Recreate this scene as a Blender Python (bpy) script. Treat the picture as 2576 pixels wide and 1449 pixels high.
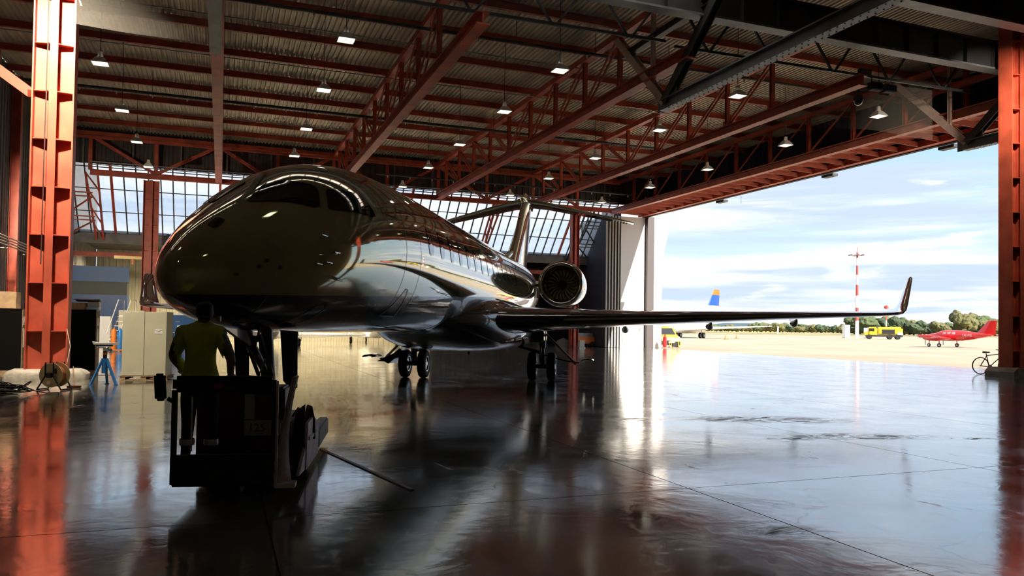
import bpy, bmesh, math, random
from math import sin, cos, pi, radians, sqrt, tan, atan2
from mathutils import Vector, Matrix, Euler, noise as mnoise

random.seed(7)
S = bpy.context.scene
COL = S.collection
for o in list(bpy.data.objects):
    bpy.data.objects.remove(o)

# ---------------------------------------------------------------- camera, sky, sun, exposure
# hangar axes: x = across (towards the apron doors), y = along the door wall (away from the viewer), z = up
cam = bpy.data.cameras.new('camera')
cam.sensor_width = 36.0
cam.lens = 36.0 * 1935 / 2576
cam.shift_y = 50.5 / 2576
cam.clip_start = 0.1
cam.clip_end = 30000
camo = bpy.data.objects.new('camera', cam)
COL.objects.link(camo)
YAW, PITCH, ROLL = radians(20.75), radians(1.3), 0.0145
camo.matrix_world = (Matrix.Translation((0, 0, 1.7)) @ Matrix.Rotation(-YAW, 4, 'Z')
                     @ Matrix.Rotation(pi / 2 + PITCH, 4, 'X') @ Matrix.Rotation(ROLL, 4, 'Z'))
S.camera = camo
S.view_settings.view_transform = 'Standard'
S.view_settings.look = 'None'
S.view_settings.gamma = 1.0
S.view_settings.use_curve_mapping = False
S.view_settings.exposure = 1.08
S.cycles.max_bounces = 6
S.cycles.adaptive_threshold = .1
S.cycles.adaptive_min_samples = 12
S.cycles.diffuse_bounces = 3
S.cycles.glossy_bounces = 4
S.cycles.transmission_bounces = 3
S.cycles.transparent_max_bounces = 8
S.cycles.sample_clamp_indirect = 6.0
S.cycles.caustics_reflective = False
S.cycles.caustics_refractive = False

SKY = .54
SUN = 7.2
LAMP = 5.0   # scale of the added floodlights

world = bpy.data.worlds.new('sky')
S.world = world
world.use_nodes = True
wt = world.node_tree
wt.nodes.clear()
def wn(t, **k):
    n = wt.nodes.new(t)
    for a, b in k.items():
        setattr(n, a, b)
    return n
def ramp(node, stops, interp='LINEAR'):
    cr = node.color_ramp
    cr.interpolation = interp
    while len(cr.elements) > 1:
        cr.elements.remove(cr.elements[-1])
    cr.elements[0].position = stops[0][0]
    c = stops[0][1]
    cr.elements[0].color = (*c, 1) if len(c) == 3 else c
    for p, c in stops[1:]:
        e = cr.elements.new(p)
        e.color = (*c, 1) if len(c) == 3 else c
tc = wn('ShaderNodeTexCoord')
sep = wn('ShaderNodeSeparateXYZ')
wt.links.new(tc.outputs['Generated'], sep.inputs[0])
grad = wn('ShaderNodeValToRGB')
ramp(grad, [(0.0, (.80, .90, 1.0)), (.06, (.72, .86, 1.0)), (.16, (.55, .80, 1.0)), (.35, (.30, .58, .95)), (1.0, (.16, .38, .80))])
wt.links.new(sep.outputs['Z'], grad.inputs[0])
def cloud(scale, zs, lo, hi, detail, off):
    mp = wn('ShaderNodeMapping')
    mp.inputs['Scale'].default_value = (scale, scale, scale * zs)
    mp.inputs['Location'].default_value = off
    wt.links.new(tc.outputs['Generated'], mp.inputs[0])
    nz = wn('ShaderNodeTexNoise')
    nz.inputs['Scale'].default_value = 1.0
    nz.inputs['Detail'].default_value = detail
    nz.inputs['Roughness'].default_value = .55
    nz.inputs['Distortion'].default_value = .35
    wt.links.new(mp.outputs[0], nz.inputs[0])
    mr = wn('ShaderNodeMapRange')
    mr.interpolation_type = 'SMOOTHSTEP'
    mr.inputs['From Min'].default_value = lo
    mr.inputs['From Max'].default_value = hi
    wt.links.new(nz.outputs[0], mr.inputs[0])
    return mr.outputs[0]
def wmix(fac, a, b):
    m = wn('ShaderNodeMix', data_type='RGBA')
    wt.links.new(fac, m.inputs[0])
    wt.links.new(a, m.inputs[6])
    m.inputs[7].default_value = (*b, 1)
    return m.outputs[2]
c1 = wmix(cloud(1.7, 9, .40, .58, 6, (3.1, 1.2, .4)), grad.outputs[0], (1.12, 1.12, 1.12))
c2 = wmix(cloud(2.6, 13, .46, .66, 6, (7.7, 2.2, 1.9)), c1, (.60, .72, .93))
c3 = wmix(cloud(7.0, 5, .56, .70, 6, (1.7, 5.2, 3.3)), c2, (1.05, 1.08, 1.12))
bg = wn('ShaderNodeBackground')
bg.inputs['Strength'].default_value = SKY
wt.links.new(c3, bg.inputs[0])
wo = wn('ShaderNodeOutputWorld')
wt.links.new(bg.outputs[0], wo.inputs[0])

sun = bpy.data.lights.new('sun', 'SUN')
sun.energy = SUN
sun.angle = radians(.6)
sun.color = (1.0, .90, .76)
suno = bpy.data.objects.new('sun', sun)
COL.objects.link(suno)
sd = Vector((-.24, 1.0, -tan(radians(36)))).normalized()
suno.rotation_euler = sd.to_track_quat('-Z', 'Y').to_euler()
suno.location = (20, -40, 60)

# ---------------------------------------------------------------- materials
MATS = {}
def mat(name, col, rough=.6, metal=0.0, coat=0.0, var=0.0, vscale=2.0, bump=0.0, bscale=20.0, emit=None, estr=0.0, spec=None):
    if name in MATS:
        return MATS[name]
    m = bpy.data.materials.new(name)
    m.use_nodes = True
    nt = m.node_tree
    b = nt.nodes['Principled BSDF']
    b.inputs['Base Color'].default_value = (*col, 1)
    b.inputs['Roughness'].default_value = rough
    b.inputs['Metallic'].default_value = metal
    if coat:
        b.inputs['Coat Weight'].default_value = coat
        b.inputs['Coat Roughness'].default_value = .04
    if spec is not None:
        b.inputs['Specular IOR Level'].default_value = spec
    if emit:
        b.inputs['Emission Color'].default_value = (*emit, 1)
        b.inputs['Emission Strength'].default_value = estr
    if var or bump:
        g = nt.nodes.new('ShaderNodeNewGeometry')
    if var:
        n = nt.nodes.new('ShaderNodeTexNoise')
        n.inputs['Scale'].default_value = vscale
        n.inputs['Detail'].default_value = 5
        nt.links.new(g.outputs['Position'], n.inputs['Vector'])
        r = nt.nodes.new('ShaderNodeValToRGB')
        ramp(r, [(.3, tuple(max(0, c * (1 - var)) for c in col)), (.7, tuple(min(1, c * (1 + var * .6)) for c in col))])
        nt.links.new(n.outputs[0], r.inputs[0])
        nt.links.new(r.outputs[0], b.inputs['Base Color'])
    if bump:
        n2 = nt.nodes.new('ShaderNodeTexNoise')
        n2.inputs['Scale'].default_value = bscale
        n2.inputs['Detail'].default_value = 3
        nt.links.new(g.outputs['Position'], n2.inputs['Vector'])
        bp = nt.nodes.new('ShaderNodeBump')
        bp.inputs['Strength'].default_value = bump
        bp.inputs['Distance'].default_value = .02
        nt.links.new(n2.outputs[0], bp.inputs['Height'])
        nt.links.new(bp.outputs[0], b.inputs['Normal'])
    MATS[name] = m
    return m

RED = mat('red_steel', (.50, .088, .046), .5, 0, 0, .35, 1.3)
GREYST = mat('grey_steel', (.17, .18, .21), .45, .3, 0, .3, 1.5)
DARKST = mat('dark_steel', (.045, .047, .052), .5, .2, 0, .25, 2)
GALV = mat('galvanised', (.34, .34, .33), .42, .55, 0, .25, 3)
DECK = mat('roof_deck_metal', (.62, .54, .43), .5, .15, 0, .3, .6)
BLACK = mat('black_rubber', (.012, .012, .013), .75)
TUGDARK = mat('tug_black_paint', (.014, .013, .013), .42)
CHROME = mat('chrome', (.80, .79, .76), .07, 1)
ALU = mat('aluminium', (.62, .62, .61), .3, 1)
WHITE = mat('white_paint', (.80, .80, .78), .35)
WHITEG = mat('white_gloss', (.78, .79, .80), .16, 0, .6)
CONC = mat('concrete', (.30, .28, .25), .85, 0, 0, .3, 4, .4, 30)
WALLDK = mat('dark_wall_sheet', (.070, .055, .050), .6, .1, 0, .3, 1)
WALLGREY = mat('grey_wall_sheet', (.16, .145, .13), .6, .1, 0, .25, 1.5)
WALLBLUE = mat('door_wall_sheet', (.042, .046, .085), .9, 0, 0, .2, 1, spec=.1)
CARD = mat('cardboard', (.48, .33, .19), .85, 0, 0, .2, 6)
WOOD = mat('pallet_wood', (.36, .24, .14), .8, 0, 0, .35, 8)
BLUE = mat('blue_paint', (.02, .10, .30), .4, 0, 0, .15, 3)
BLUE2 = mat('bright_blue_paint', (.03, .20, .55), .4)
ORANGE = mat('orange_paint', (.75, .20, .02), .45)
YELLOW = mat('yellow_paint', (.85, .58, .02), .35, 0, .3)
GREYCAB = mat('grey_cabinet_paint', (.56, .55, .41), .5, 0, 0, .08, 2)
REDP = mat('red_aircraft_paint', (.62, .02, .02), .2, 0, .7)
GLASSDK = mat('dark_window_glass', (.006, .006, .008), .04, 0, 1.0)
TYRE = mat('tyre', (.016, .016, .017), .7, 0, 0, .2, 30)
LINE = mat('panel_seam', (.05, .045, .035), .5)
LINEL = mat('pale_seam_and_glint', (.52, .50, .44), .35, .6)
def emis(name, col, st):
    return mat(name, (.8, .8, .78), .5, emit=col, estr=st)
LAMPGLOW = emis('lamp_diffuser', (1.0, .96, .80), 1.7)

def paint_split(name, upper, lower, z0, slope):
    """two-tone aircraft paint: the colour changes along one line around the hull"""
    m = bpy.data.materials.new(name)
    m.use_nodes = True
    nt = m.node_tree
    b = nt.nodes['Principled BSDF']
    t = nt.nodes.new('ShaderNodeTexCoord')
    sp = nt.nodes.new('ShaderNodeSeparateXYZ')
    nt.links.new(t.outputs['Object'], sp.inputs[0])
    mu = nt.nodes.new('ShaderNodeMath'); mu.operation = 'MULTIPLY_ADD'
    mu.inputs[1].default_value = -slope; 
    nt.links.new(sp.outputs['Y'], mu.inputs[0]); nt.links.new(sp.outputs['Z'], mu.inputs[2])
    gt = nt.nodes.new('ShaderNodeMath'); gt.operation = 'GREATER_THAN'
    gt.inputs[1].default_value = z0
    nt.links.new(mu.outputs[0], gt.inputs[0])
    def pick(sock, a, c, rgba=False):
        mx = nt.nodes.new('ShaderNodeMix')
        if rgba:
            mx.data_type = 'RGBA'
            nt.links.new(gt.outputs[0], mx.inputs[0])
            mx.inputs[6].default_value = (*c, 1); mx.inputs[7].default_value = (*a, 1)
            nt.links.new(mx.outputs[2], b.inputs[sock])
        else:
            nt.links.new(gt.outputs[0], mx.inputs[0])
            mx.inputs[2].default_value = c; mx.inputs[3].default_value = a
            nt.links.new(mx.outputs[0], b.inputs[sock])
    pick('Base Color', upper[0], lower[0], True)
    pick('Metallic', upper[1], lower[1])
    pick('Roughness', upper[2], lower[2])
    b.inputs['Coat Weight'].default_value = 1.0
    b.inputs['Coat Roughness'].default_value = .015
    b.inputs['Coat IOR'].default_value = 1.6
    MATS[name] = m
    return m
GOLD = (.60, .54, .31)
JETPAINT = paint_split('jet_two_tone_paint', (GOLD, .5, .06), ((.006, .009, .022), 0, .25), 1.97, .037)
JETGOLD = mat('jet_gold_paint', GOLD, .06, .75, 1.0)
JETNAVY = mat('jet_navy_paint', (.006, .009, .022), .2, 0, 1.0)
LIP = mat('polished_inlet_lip', (.80, .76, .66), .09, 1)

# ---------------------------------------------------------------- mesh helpers
class MB:
    def __init__(self):
        self.v = []; self.f = []; self.mi = []
        self.cur = 0
    def add(self, vs, fs):
        o = len(self.v)
        self.v += [tuple(p) for p in vs]
        self.f += [tuple(i + o for i in f) for f in fs]
        self.mi += [self.cur] * len(fs)
        return self
    def box(self, c, s, rot=None):
        x, y, z = (a / 2 for a in s)
        vs = [Vector((i * x, j * y, k * z)) for i in (-1, 1) for j in (-1, 1) for k in (-1, 1)]
        if rot is not None:
            vs = [rot @ p for p in vs]
        c = Vector(c)
        return self.add([p + c for p in vs], [(0, 1, 3, 2), (4, 6, 7, 5), (0, 4, 5, 1), (2, 3, 7, 6), (0, 2, 6, 4), (1, 5, 7, 3)])
    def b2(self, lo, hi):
        return self.box([(a + b) / 2 for a, b in zip(lo, hi)], [b - a for a, b in zip(lo, hi)])
    def bar(self, a, b, w, h, up=(0, 0, 1)):
        a, b = Vector(a), Vector(b)
        d = (b - a).normalized()
        u = Vector(up)
        if abs(d.dot(u)) > .98:
            u = Vector((1, 0, 0))
        s = d.cross(u).normalized()
        t = s.cross(d)
        vs = [p + s * i * w / 2 + t * j * h / 2 for p in (a, b) for i, j in ((-1, -1), (1, -1), (1, 1), (-1, 1))]
        return self.add(vs, [(0, 3, 2, 1), (4, 5, 6, 7), (0, 1, 5, 4), (1, 2, 6, 5), (2, 3, 7, 6), (3, 0, 4, 7)])
    def ibeam(self, a, b, w, h, t=.03, up=(0, 0, 1)):
        """H section: two flanges (width w) joined by a web of height h"""
        a, b = Vector(a), Vector(b)
        u = Vector(up)
        self.bar(a + u * (h / 2 - t / 2), b + u * (h / 2 - t / 2), w, t, up)
        self.bar(a - u * (h / 2 - t / 2), b - u * (h / 2 - t / 2), w, t, up)
        return self.bar(a, b, t, h - 2 * t, up)
    def rings(self, rs, cap=True, closed=True):
        n = len(rs[0]); o = len(self.v)
        fs = []
        for i in range(len(rs) - 1):
            for j in range(n if closed else n - 1):
                k = (j + 1) % n
                fs.append((i * n + j, i * n + k, (i + 1) * n + k, (i + 1) * n + j))
        if cap and closed:
            fs.append(tuple(range(n))[::-1])
            fs.append(tuple((len(rs) - 1) * n + j for j in range(n)))
        return self.add([p for r in rs for p in r], fs)
    def tube(self, pts, r, n=10, cap=True):
        pts = [Vector(p) for p in pts]
        rr = r if isinstance(r, (list, tuple)) else [r] * len(pts)
        rs = []
        prev = None
        for i, p in enumerate(pts):
            d = (pts[min(i + 1, len(pts) - 1)] - pts[max(i - 1, 0)]).normalized()
            u = prev if prev is not None else (Vector((0, 0, 1)) if abs(d.z) < .9 else Vector((1, 0, 0)))
            s = d.cross(u).normalized(); t = s.cross(d).normalized(); prev = t
            rs.append([p + s * cos(2 * pi * j / n) * rr[i] + t * sin(2 * pi * j / n) * rr[i] for j in range(n)])
        return self.rings(rs, cap)
    def lathe(self, prof, c, axis, n=32, cap=True):
        """prof: (radius, along); axis: unit vector"""
        c, ax = Vector(c), Vector(axis).normalized()
        u = Vector((0, 0, 1)) if abs(ax.z) < .9 else Vector((1, 0, 0))
        s = ax.cross(u).normalized(); t = s.cross(ax)
        rs = [[c + ax * a + (s * cos(2 * pi * j / n) + t * sin(2 * pi * j / n)) * r for j in range(n)] for r, a in prof]
        return self.rings(rs, cap)
    def prism(self, poly, thick, origin=(0, 0, 0), ex=(1, 0, 0), ey=(0, 0, 1)):
        ex, ey, o = Vector(ex), Vector(ey), Vector(origin)
        nz = ex.cross(ey).normalized()
        a = [o + ex * x + ey * y - nz * thick / 2 for x, y in poly]
        b = [p + nz * thick for p in a]
        n = len(poly)
        fs = [tuple(range(n))[::-1], tuple(range(n, 2 * n))]
        fs += [(i, (i + 1) % n, n + (i + 1) % n, n + i) for i in range(n)]
        return self.add(a + b, fs)
    def mesh(self, name, m, smooth=False, bevel=0.0, sharp=40):
        me = bpy.data.meshes.new(name)
        me.from_pydata(self.v, [], self.f)
        ms = m if isinstance(m, (list, tuple)) else [m]
        for x in ms:
            me.materials.append(x)
        if len(ms) > 1:
            me.polygons.foreach_set('material_index', self.mi)
        bm = bmesh.new(); bm.from_mesh(me)
        if bevel:
            bmesh.ops.bevel(bm, geom=[e for e in bm.edges], offset=bevel, segments=2, affect='EDGES', clamp_overlap=True)
        bmesh.ops.recalc_face_normals(bm, faces=bm.faces)
        bm.to_mesh(me); bm.free()
        if smooth:
            me.polygons.foreach_set('use_smooth', [True] * len(me.polygons))
            me.set_sharp_from_angle(angle=radians(sharp))
        me.update()
        return me
    def build(self, name, m, parent=None, smooth=False, bevel=0.0, loc=None, rot=None, sharp=40):
        return link(name, self.mesh(name, m, smooth, bevel, sharp), parent, loc, rot)

def link(name, data, parent=None, loc=None, rot=None):
    o = bpy.data.objects.new(name, data)
    COL.objects.link(o)
    if parent is not None:
        o.parent = parent
    if loc is not None:
        o.location = loc
    if rot is not None:
        o.rotation_euler = rot
    return o
def tag(o, label=None, cat=None, group=None, kind=None):
    for k, v in (('label', label), ('category', cat), ('group', group), ('kind', kind)):
        if v:
            o[k] = v
    return o
def thing(name, label, cat, loc=(0, 0, 0), rotz=0.0, group=None):
    o = link(name, None, None, loc, (0, 0, rotz))
    o.empty_display_size = .2
    return tag(o, label, cat, group)
def struct(name, mb, m, label=None, **k):
    o = mb.build(name, m, None, **k)
    o['kind'] = 'structure'
    if label:
        o['label'] = label
    return o
def copy_tree(o, parent=None, label=None, loc=None, rot=None):
    c = o.copy(); COL.objects.link(c)
    if parent is not None:
        c.parent = parent
    if label: c['label'] = label
    if loc is not None: c.location = loc
    if rot is not None: c.rotation_euler = rot
    for ch in list(o.children):
        copy_tree(ch, c)
    return c
def text(body, size, m, parent, loc, rot, name='lettering', depth=.002, align='CENTER'):
    cu = bpy.data.curves.new(name, 'FONT')
    cu.body = body; cu.size = size; cu.extrude = depth
    cu.align_x = align; cu.align_y = 'CENTER'
    cu.materials.append(m)
    tmp = link(name + '_outline', cu)
    me = bpy.data.meshes.new_from_object(tmp.evaluated_get(bpy.context.evaluated_depsgraph_get()))
    bpy.data.objects.remove(tmp)
    return link(name, me, parent, loc, rot)
V = Vector

# ================================================================ the hangar shell
TP = [-.3, 7.4, 15.0, 22.6]          # roof truss lines (x)
ZB, ZT, ZD = 11.0, 13.6, 14.15       # bottom chord, top chord, roof deck
U0, U1 = 24.0, 55.3                  # near transverse frame, far transverse frame
XL, XR = -10.0, 33.6                 # left wall, door line
YB = 74.0
YN = -13.0
SKY0, SKY1 = 18.6, 21.4
SKX = 15.5          # the roof light stops short of this line

# --- floor of concrete slabs
def floor_material():
    m = bpy.data.materials.new('polished_concrete')
    m.use_nodes = True
    nt = m.node_tree; L = nt.links.new
    b = nt.nodes['Principled BSDF']
    g = nt.nodes.new('ShaderNodeNewGeometry')
    def noise(scale, detail=5, sx=1, sy=1, rough=.55, dist=0):
        mp = nt.nodes.new('ShaderNodeMapping')
        mp.inputs['Scale'].default_value = (sx, sy, 1)
        L(g.outputs['Position'], mp.inputs[0])
        n = nt.nodes.new('ShaderNodeTexNoise')
        n.inputs['Scale'].default_value = scale
        n.inputs['Detail'].default_value = detail
        n.inputs['Roughness'].default_value = rough
        n.inputs['Distortion'].default_value = dist
        L(mp.outputs[0], n.inputs['Vector'])
        return n.outputs[0]
    r = nt.nodes.new('ShaderNodeValToRGB')
    ramp(r, [(.25, (.115, .108, .09)), (.5, (.175, .165, .135)), (.75, (.25, .235, .19))])
    L(noise(.35, 5, rough=.62, dist=.4), r.inputs[0])
    # dark scuffs and hair cracks in the sealed surface
    sc = nt.nodes.new('ShaderNodeMapRange'); sc.inputs['From Min'].default_value = .62; sc.inputs['From Max'].default_value = .74
    L(noise(2.2, 5, 1, .35, .7, .8), sc.inputs[0])
    vo = nt.nodes.new('ShaderNodeTexVoronoi'); vo.feature = 'DISTANCE_TO_EDGE'
    vo.inputs['Scale'].default_value = .55
    mpv = nt.nodes.new('ShaderNodeVectorMath'); mpv.operation = 'ADD'
    nd = nt.nodes.new('ShaderNodeTexNoise'); nd.inputs['Scale'].default_value = 1.4; nd.inputs['Detail'].default_value = 6
    L(g.outputs['Position'], nd.inputs['Vector'])
    L(g.outputs['Position'], mpv.inputs[0]); L(nd.outputs['Color'], mpv.inputs[1])
    L(mpv.outputs[0], vo.inputs['Vector'])
    cr = nt.nodes.new('ShaderNodeMapRange'); cr.inputs['From Min'].default_value = .001; cr.inputs['From Max'].default_value = .006
    cr.inputs['To Min'].default_value = .12; cr.inputs['To Max'].default_value = 0
    L(vo.outputs['Distance'], cr.inputs[0])
    # worn black tyre marks: one long patch and small ones
    sp = nt.nodes.new('ShaderNodeSeparateXYZ'); L(g.outputs['Position'], sp.inputs[0])
    def blob(cx, cy, ax, ay, ang):
        mp = nt.nodes.new('ShaderNodeMapping')
        mp.vector_type = 'TEXTURE'
        mp.inputs['Location'].default_value = (cx, cy, 0)
        mp.inputs['Rotation'].default_value = (0, 0, ang)
        mp.inputs['Scale'].default_value = (ax, ay, 1)
        L(g.outputs['Position'], mp.inputs[0])
        ln = nt.nodes.new('ShaderNodeVectorMath'); ln.operation = 'LENGTH'
        L(mp.outputs[0], ln.inputs[0])
        mr = nt.nodes.new('ShaderNodeMapRange'); mr.interpolation_type = 'SMOOTHSTEP'
        mr.inputs['From Min'].default_value = .25; mr.inputs['From Max'].default_value = 1.0
        mr.inputs['To Min'].default_value = 1; mr.inputs['To Max'].default_value = 0
        L(ln.outputs['Value'], mr.inputs[0])
        return mr.outputs[0]
    acc = None
    for a in ((9.6, 11.9, 2.2, .75, -.35), (7.2, 12.5, .8, .35, -.1), (9.6, 9.6, 1.9, .5, -.3), (11.3, 8.9, .7, .15, -.3), (4.4, 5.3, .55, .28, -.3), (8.4, 9.7, .7, .2, -.2)):
        o = blob(*a)
        if acc is None: acc = o
        else:
            mx = nt.nodes.new('ShaderNodeMath'); mx.operation = 'MAXIMUM'
            L(acc, mx.inputs[0]); L(o, mx.inputs[1]); acc = mx.outputs[0]
    sn = nt.nodes.new('ShaderNodeMapRange'); sn.inputs['From Min'].default_value = .44; sn.inputs['From Max'].default_value = .62
    L(noise(2.6, 6, .8, 2.6, .72, 1.2), sn.inputs[0])
    st = nt.nodes.new('ShaderNodeMath'); st.operation = 'MULTIPLY'; L(acc, st.inputs[0]); L(sn.outputs[0], st.inputs[1])
    def mx2(a, b_):
        q = nt.nodes.new('ShaderNodeMath'); q.operation = 'MAXIMUM'; L(a, q.inputs[0]); L(b_, q.inputs[1]); return q.outputs[0]
    scl = nt.nodes.new('ShaderNodeMath'); scl.operation = 'MULTIPLY'; scl.inputs[1].default_value = .45; L(sc.outputs[0], scl.inputs[0])
    dirt = mx2(mx2(st.outputs[0], scl.outputs[0]), cr.outputs[0])
    mxc = nt.nodes.new('ShaderNodeMix'); mxc.data_type = 'RGBA'
    L(dirt, mxc.inputs[0]); L(r.outputs[0], mxc.inputs[6]); mxc.inputs[7].default_value = (.018, .017, .018, 1)
    L(mxc.outputs[2], b.inputs['Base Color'])
    rr = nt.nodes.new('ShaderNodeMapRange')
    rr.inputs['To Min'].default_value = .07; rr.inputs['To Max'].default_value = .17
    rr.inputs['From Min'].default_value = .3; rr.inputs['From Max'].default_value = .7
    L(noise(.9, 4, rough=.6), rr.inputs[0])
    ra = nt.nodes.new('ShaderNodeMath'); ra.operation = 'MULTIPLY_ADD'; ra.inputs[1].default_value = .55
    L(dirt, ra.inputs[0]); L(rr.outputs[0], ra.inputs[2])
    L(ra.outputs[0], b.inputs['Roughness'])
    b.inputs['Specular IOR Level'].default_value = .7
    b.inputs['Coat Weight'].default_value = .9
    b.inputs['Coat Roughness'].default_value = .07
    b.inputs['Coat IOR'].default_value = 1.6
    L(ra.outputs[0], b.inputs['Coat Roughness'])
    bp = nt.nodes.new('ShaderNodeBump'); bp.inputs['Strength'].default_value = .15; bp.inputs['Distance'].default_value = .03
    L(noise(1.1, 4, 1, 1, .6, .5), bp.inputs['Height'])
    bp2 = nt.nodes.new('ShaderNodeBump'); bp2.inputs['Strength'].default_value = .12; bp2.inputs['Distance'].default_value = .006
    L(noise(6, 4, 1, 1, .6, .3), bp2.inputs['Height'])
    L(bp.outputs[0], bp2.inputs['Normal'])
    L(bp2.outputs[0], b.inputs['Normal'])
    L(bp2.outputs[0], b.inputs['Coat Normal'])
    return m
FLOORM = floor_material()
fl = struct('floor', MB().b2((XL - .2, YN, -.30), (XR, YB, -.012)), mat('joint_filler', (.015, .014, .013), .8), 'polished concrete hangar floor with slab joints')
PX0, PW, PY0, PD, GAP = .41, 4.27, 7.0, 8.4, .014
slab_cache = {}
i = -3
while PX0 + PW * i < XR:
    x0, x1 = max(XL - .1, PX0 + PW * i), min(XR, PX0 + PW * (i + 1))
    for j in range(-4, 8):
        y0, y1 = PY0 + PD * j, min(YB, PY0 + PD * (j + 1))
        key = (round(x1 - x0, 3), round(y1 - y0, 3))
        if key not in slab_cache:
            slab_cache[key] = MB().box((0, 0, -.006), (x1 - x0 - GAP, y1 - y0 - GAP, .012)).mesh('slab', FLOORM)
        link('slab', slab_cache[key], fl, ((x0 + x1) / 2, (y0 + y1) / 2, 0))
    i += 1

# --- corrugated roof deck in five bays
ceil = struct('ceiling', MB().b2((XL - .2, YN - .2, ZD + .12), (XR + 1, SKY0, ZD + .2)).b2((XL - .2, SKY1, ZD + .12), (XR + 1, 56.6, ZD + .2)).b2((SKX, SKY0, ZD + .12), (XR + 1, SKY1, ZD + .2)), DECK, 'corrugated metal roof deck of the hangar')
def corrugated(x0, x1, y0, y1, z, pitch=.22, dep=.07):
    mb = MB(); n = int((x1 - x0) / pitch)
    p = (x1 - x0) / n
    prof = []
    for k in range(n):
        b = x0 + k * p
        prof += [(b, z), (b + p * .38, z), (b + p * .5, z + dep), (b + p * .88, z + dep)]
    prof.append((x1, z))
    vs = [(x, y, zz) for y in (y0, y1) for x, zz in prof]
    m = len(prof)
    mb.add(vs, [(q, q + 1, m + q + 1, m + q) for q in range(m - 1)])
    return mb
edges_x = [XL] + TP + [30.4, XR + .9]
for a, b_ in zip(edges_x[:-1], edges_x[1:]):
    for y0, y1 in ((YN, SKY0), (SKY1, U0), (U0, 40), (40, 56.2)) + (((SKY0, SKY1),) if a > 14 else ()):
        corrugated(a + .004, b_ - .004, y0 + .003, y1 - .003, ZD).build('deck_sheet', DECK, ceil)

# --- roof purlins across the hall
PU = [U0 + .35 + 3.22 * k for k in range(-3, 10)]
pm = MB().ibeam((XL, 0, 0), (XR, 0, 0), .16, .30, .02).mesh('roof_purlin', RED)
ORD = ['nearest to', 'second from', 'third from', 'fourth from', 'fifth from', 'sixth from', 'seventh from', 'eighth from', 'ninth from', 'tenth from', 'eleventh from', 'twelfth from', 'thirteenth from']
for k, u in enumerate(PU):
    o = link('roof_purlin', pm, None, (0, u, ZD - .16))
    tag(o, 'red steel purlin across the hall under the roof deck, %s the far truss' % ORD[len(PU) - 1 - k], 'purlin', 'purlins under the roof deck')

# --- longitudinal trusses
def truss_y(x, y0, y1, label, chord=.42, nodes=None, zb=ZB, zt=ZT):
    t = thing('roof_truss', label, 'truss', (x, y0, 0))
    L_ = y1 - y0
    MB().ibeam((0, -1.6, zb + chord / 2), (0, L_, zb + chord / 2), chord, chord, .05).build('bottom_chord', RED, t)
    MB().bar((0, 0, zt), (0, L_, zt), .30, .26).build('top_chord', RED, t)
    ys = [u - y0 for u in PU if y0 + .5 < u < y1 - .3]
    vm = MB().ibeam((0, 0, zb + chord), (0, 0, zt - .1), .18, .16, .02, up=(0, 1, 0)).mesh('vertical', RED)
    for y in ys:
        link('vertical', vm, t, (0, y, 0))
    h = (len(ys)) // 2
    for k in range(len(ys) - 1):
        a, b_ = (ys[k], ys[k + 1]) if k < h else (ys[k + 1], ys[k])
        for sx in (-.09, .09):
            MB().bar((sx, a, zt - .1), (sx, b_, zb + chord), .05, .11).build('diagonal', RED, t)
    for y in ys:
        MB().b2((-.015, y - .3, zb + chord - .02), (.015, y + .3, zb + chord + .28)).build('gusset_plate', RED, t)
    return t
LBL = ['roof truss with red bottom chord nearest the left column, running deep into the hall',
       'red roof truss whose bottom chord ends above the jet cockpit',
       'red roof truss ending behind the jet tail, third from the left column',
       'red roof truss next to the door header, ending over the tail fin']
for x, l in zip(TP, LBL):
    truss_y(x, U0, U1, l)

# --- far transverse truss above the sloped glazing
t = thing('cross_truss', 'red truss across the far end of the hall above the sloped glazing', 'truss', (0, U1 + .2, 0))
MB().ibeam((-8, 0, ZB + .15), (29.6, 0, ZB + .15), .30, .34, .04).build('bottom_chord', RED, t)
MB().bar((-9.5, 0, ZT + .05), (30.0, 0, ZT + .05), .28, .24).build('top_chord', RED, t)
MB().bar((-9.5, -.5, ZT - .3), (30.0, -.5, ZT - .3), .18, .16).build('tie_rail', RED, t)
xs = [-8 + 3.83 * k for k in range(10)]
for k, x in enumerate(xs):
    MB().ibeam((x, 0, ZB + .3), (x, 0, ZT), .22, .18, .02, up=(0, 1, 0)).build('vertical', RED, t)
    if k < len(xs) - 1:
        a, b_ = (x, xs[k + 1]) if k % 2 == 0 else (xs[k + 1], x)
        MB().bar((a, 0, ZT - .1), (b_, 0, ZB + .3), .12, .2).build('diagonal', RED, t)
# thin handrail wires along the far chord
for dz in (.62, .80):
    MB().bar((-8, -.2, ZB + dz), (30, -.2, ZB + dz), .05, .05).build('rail', GALV, t)

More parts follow.
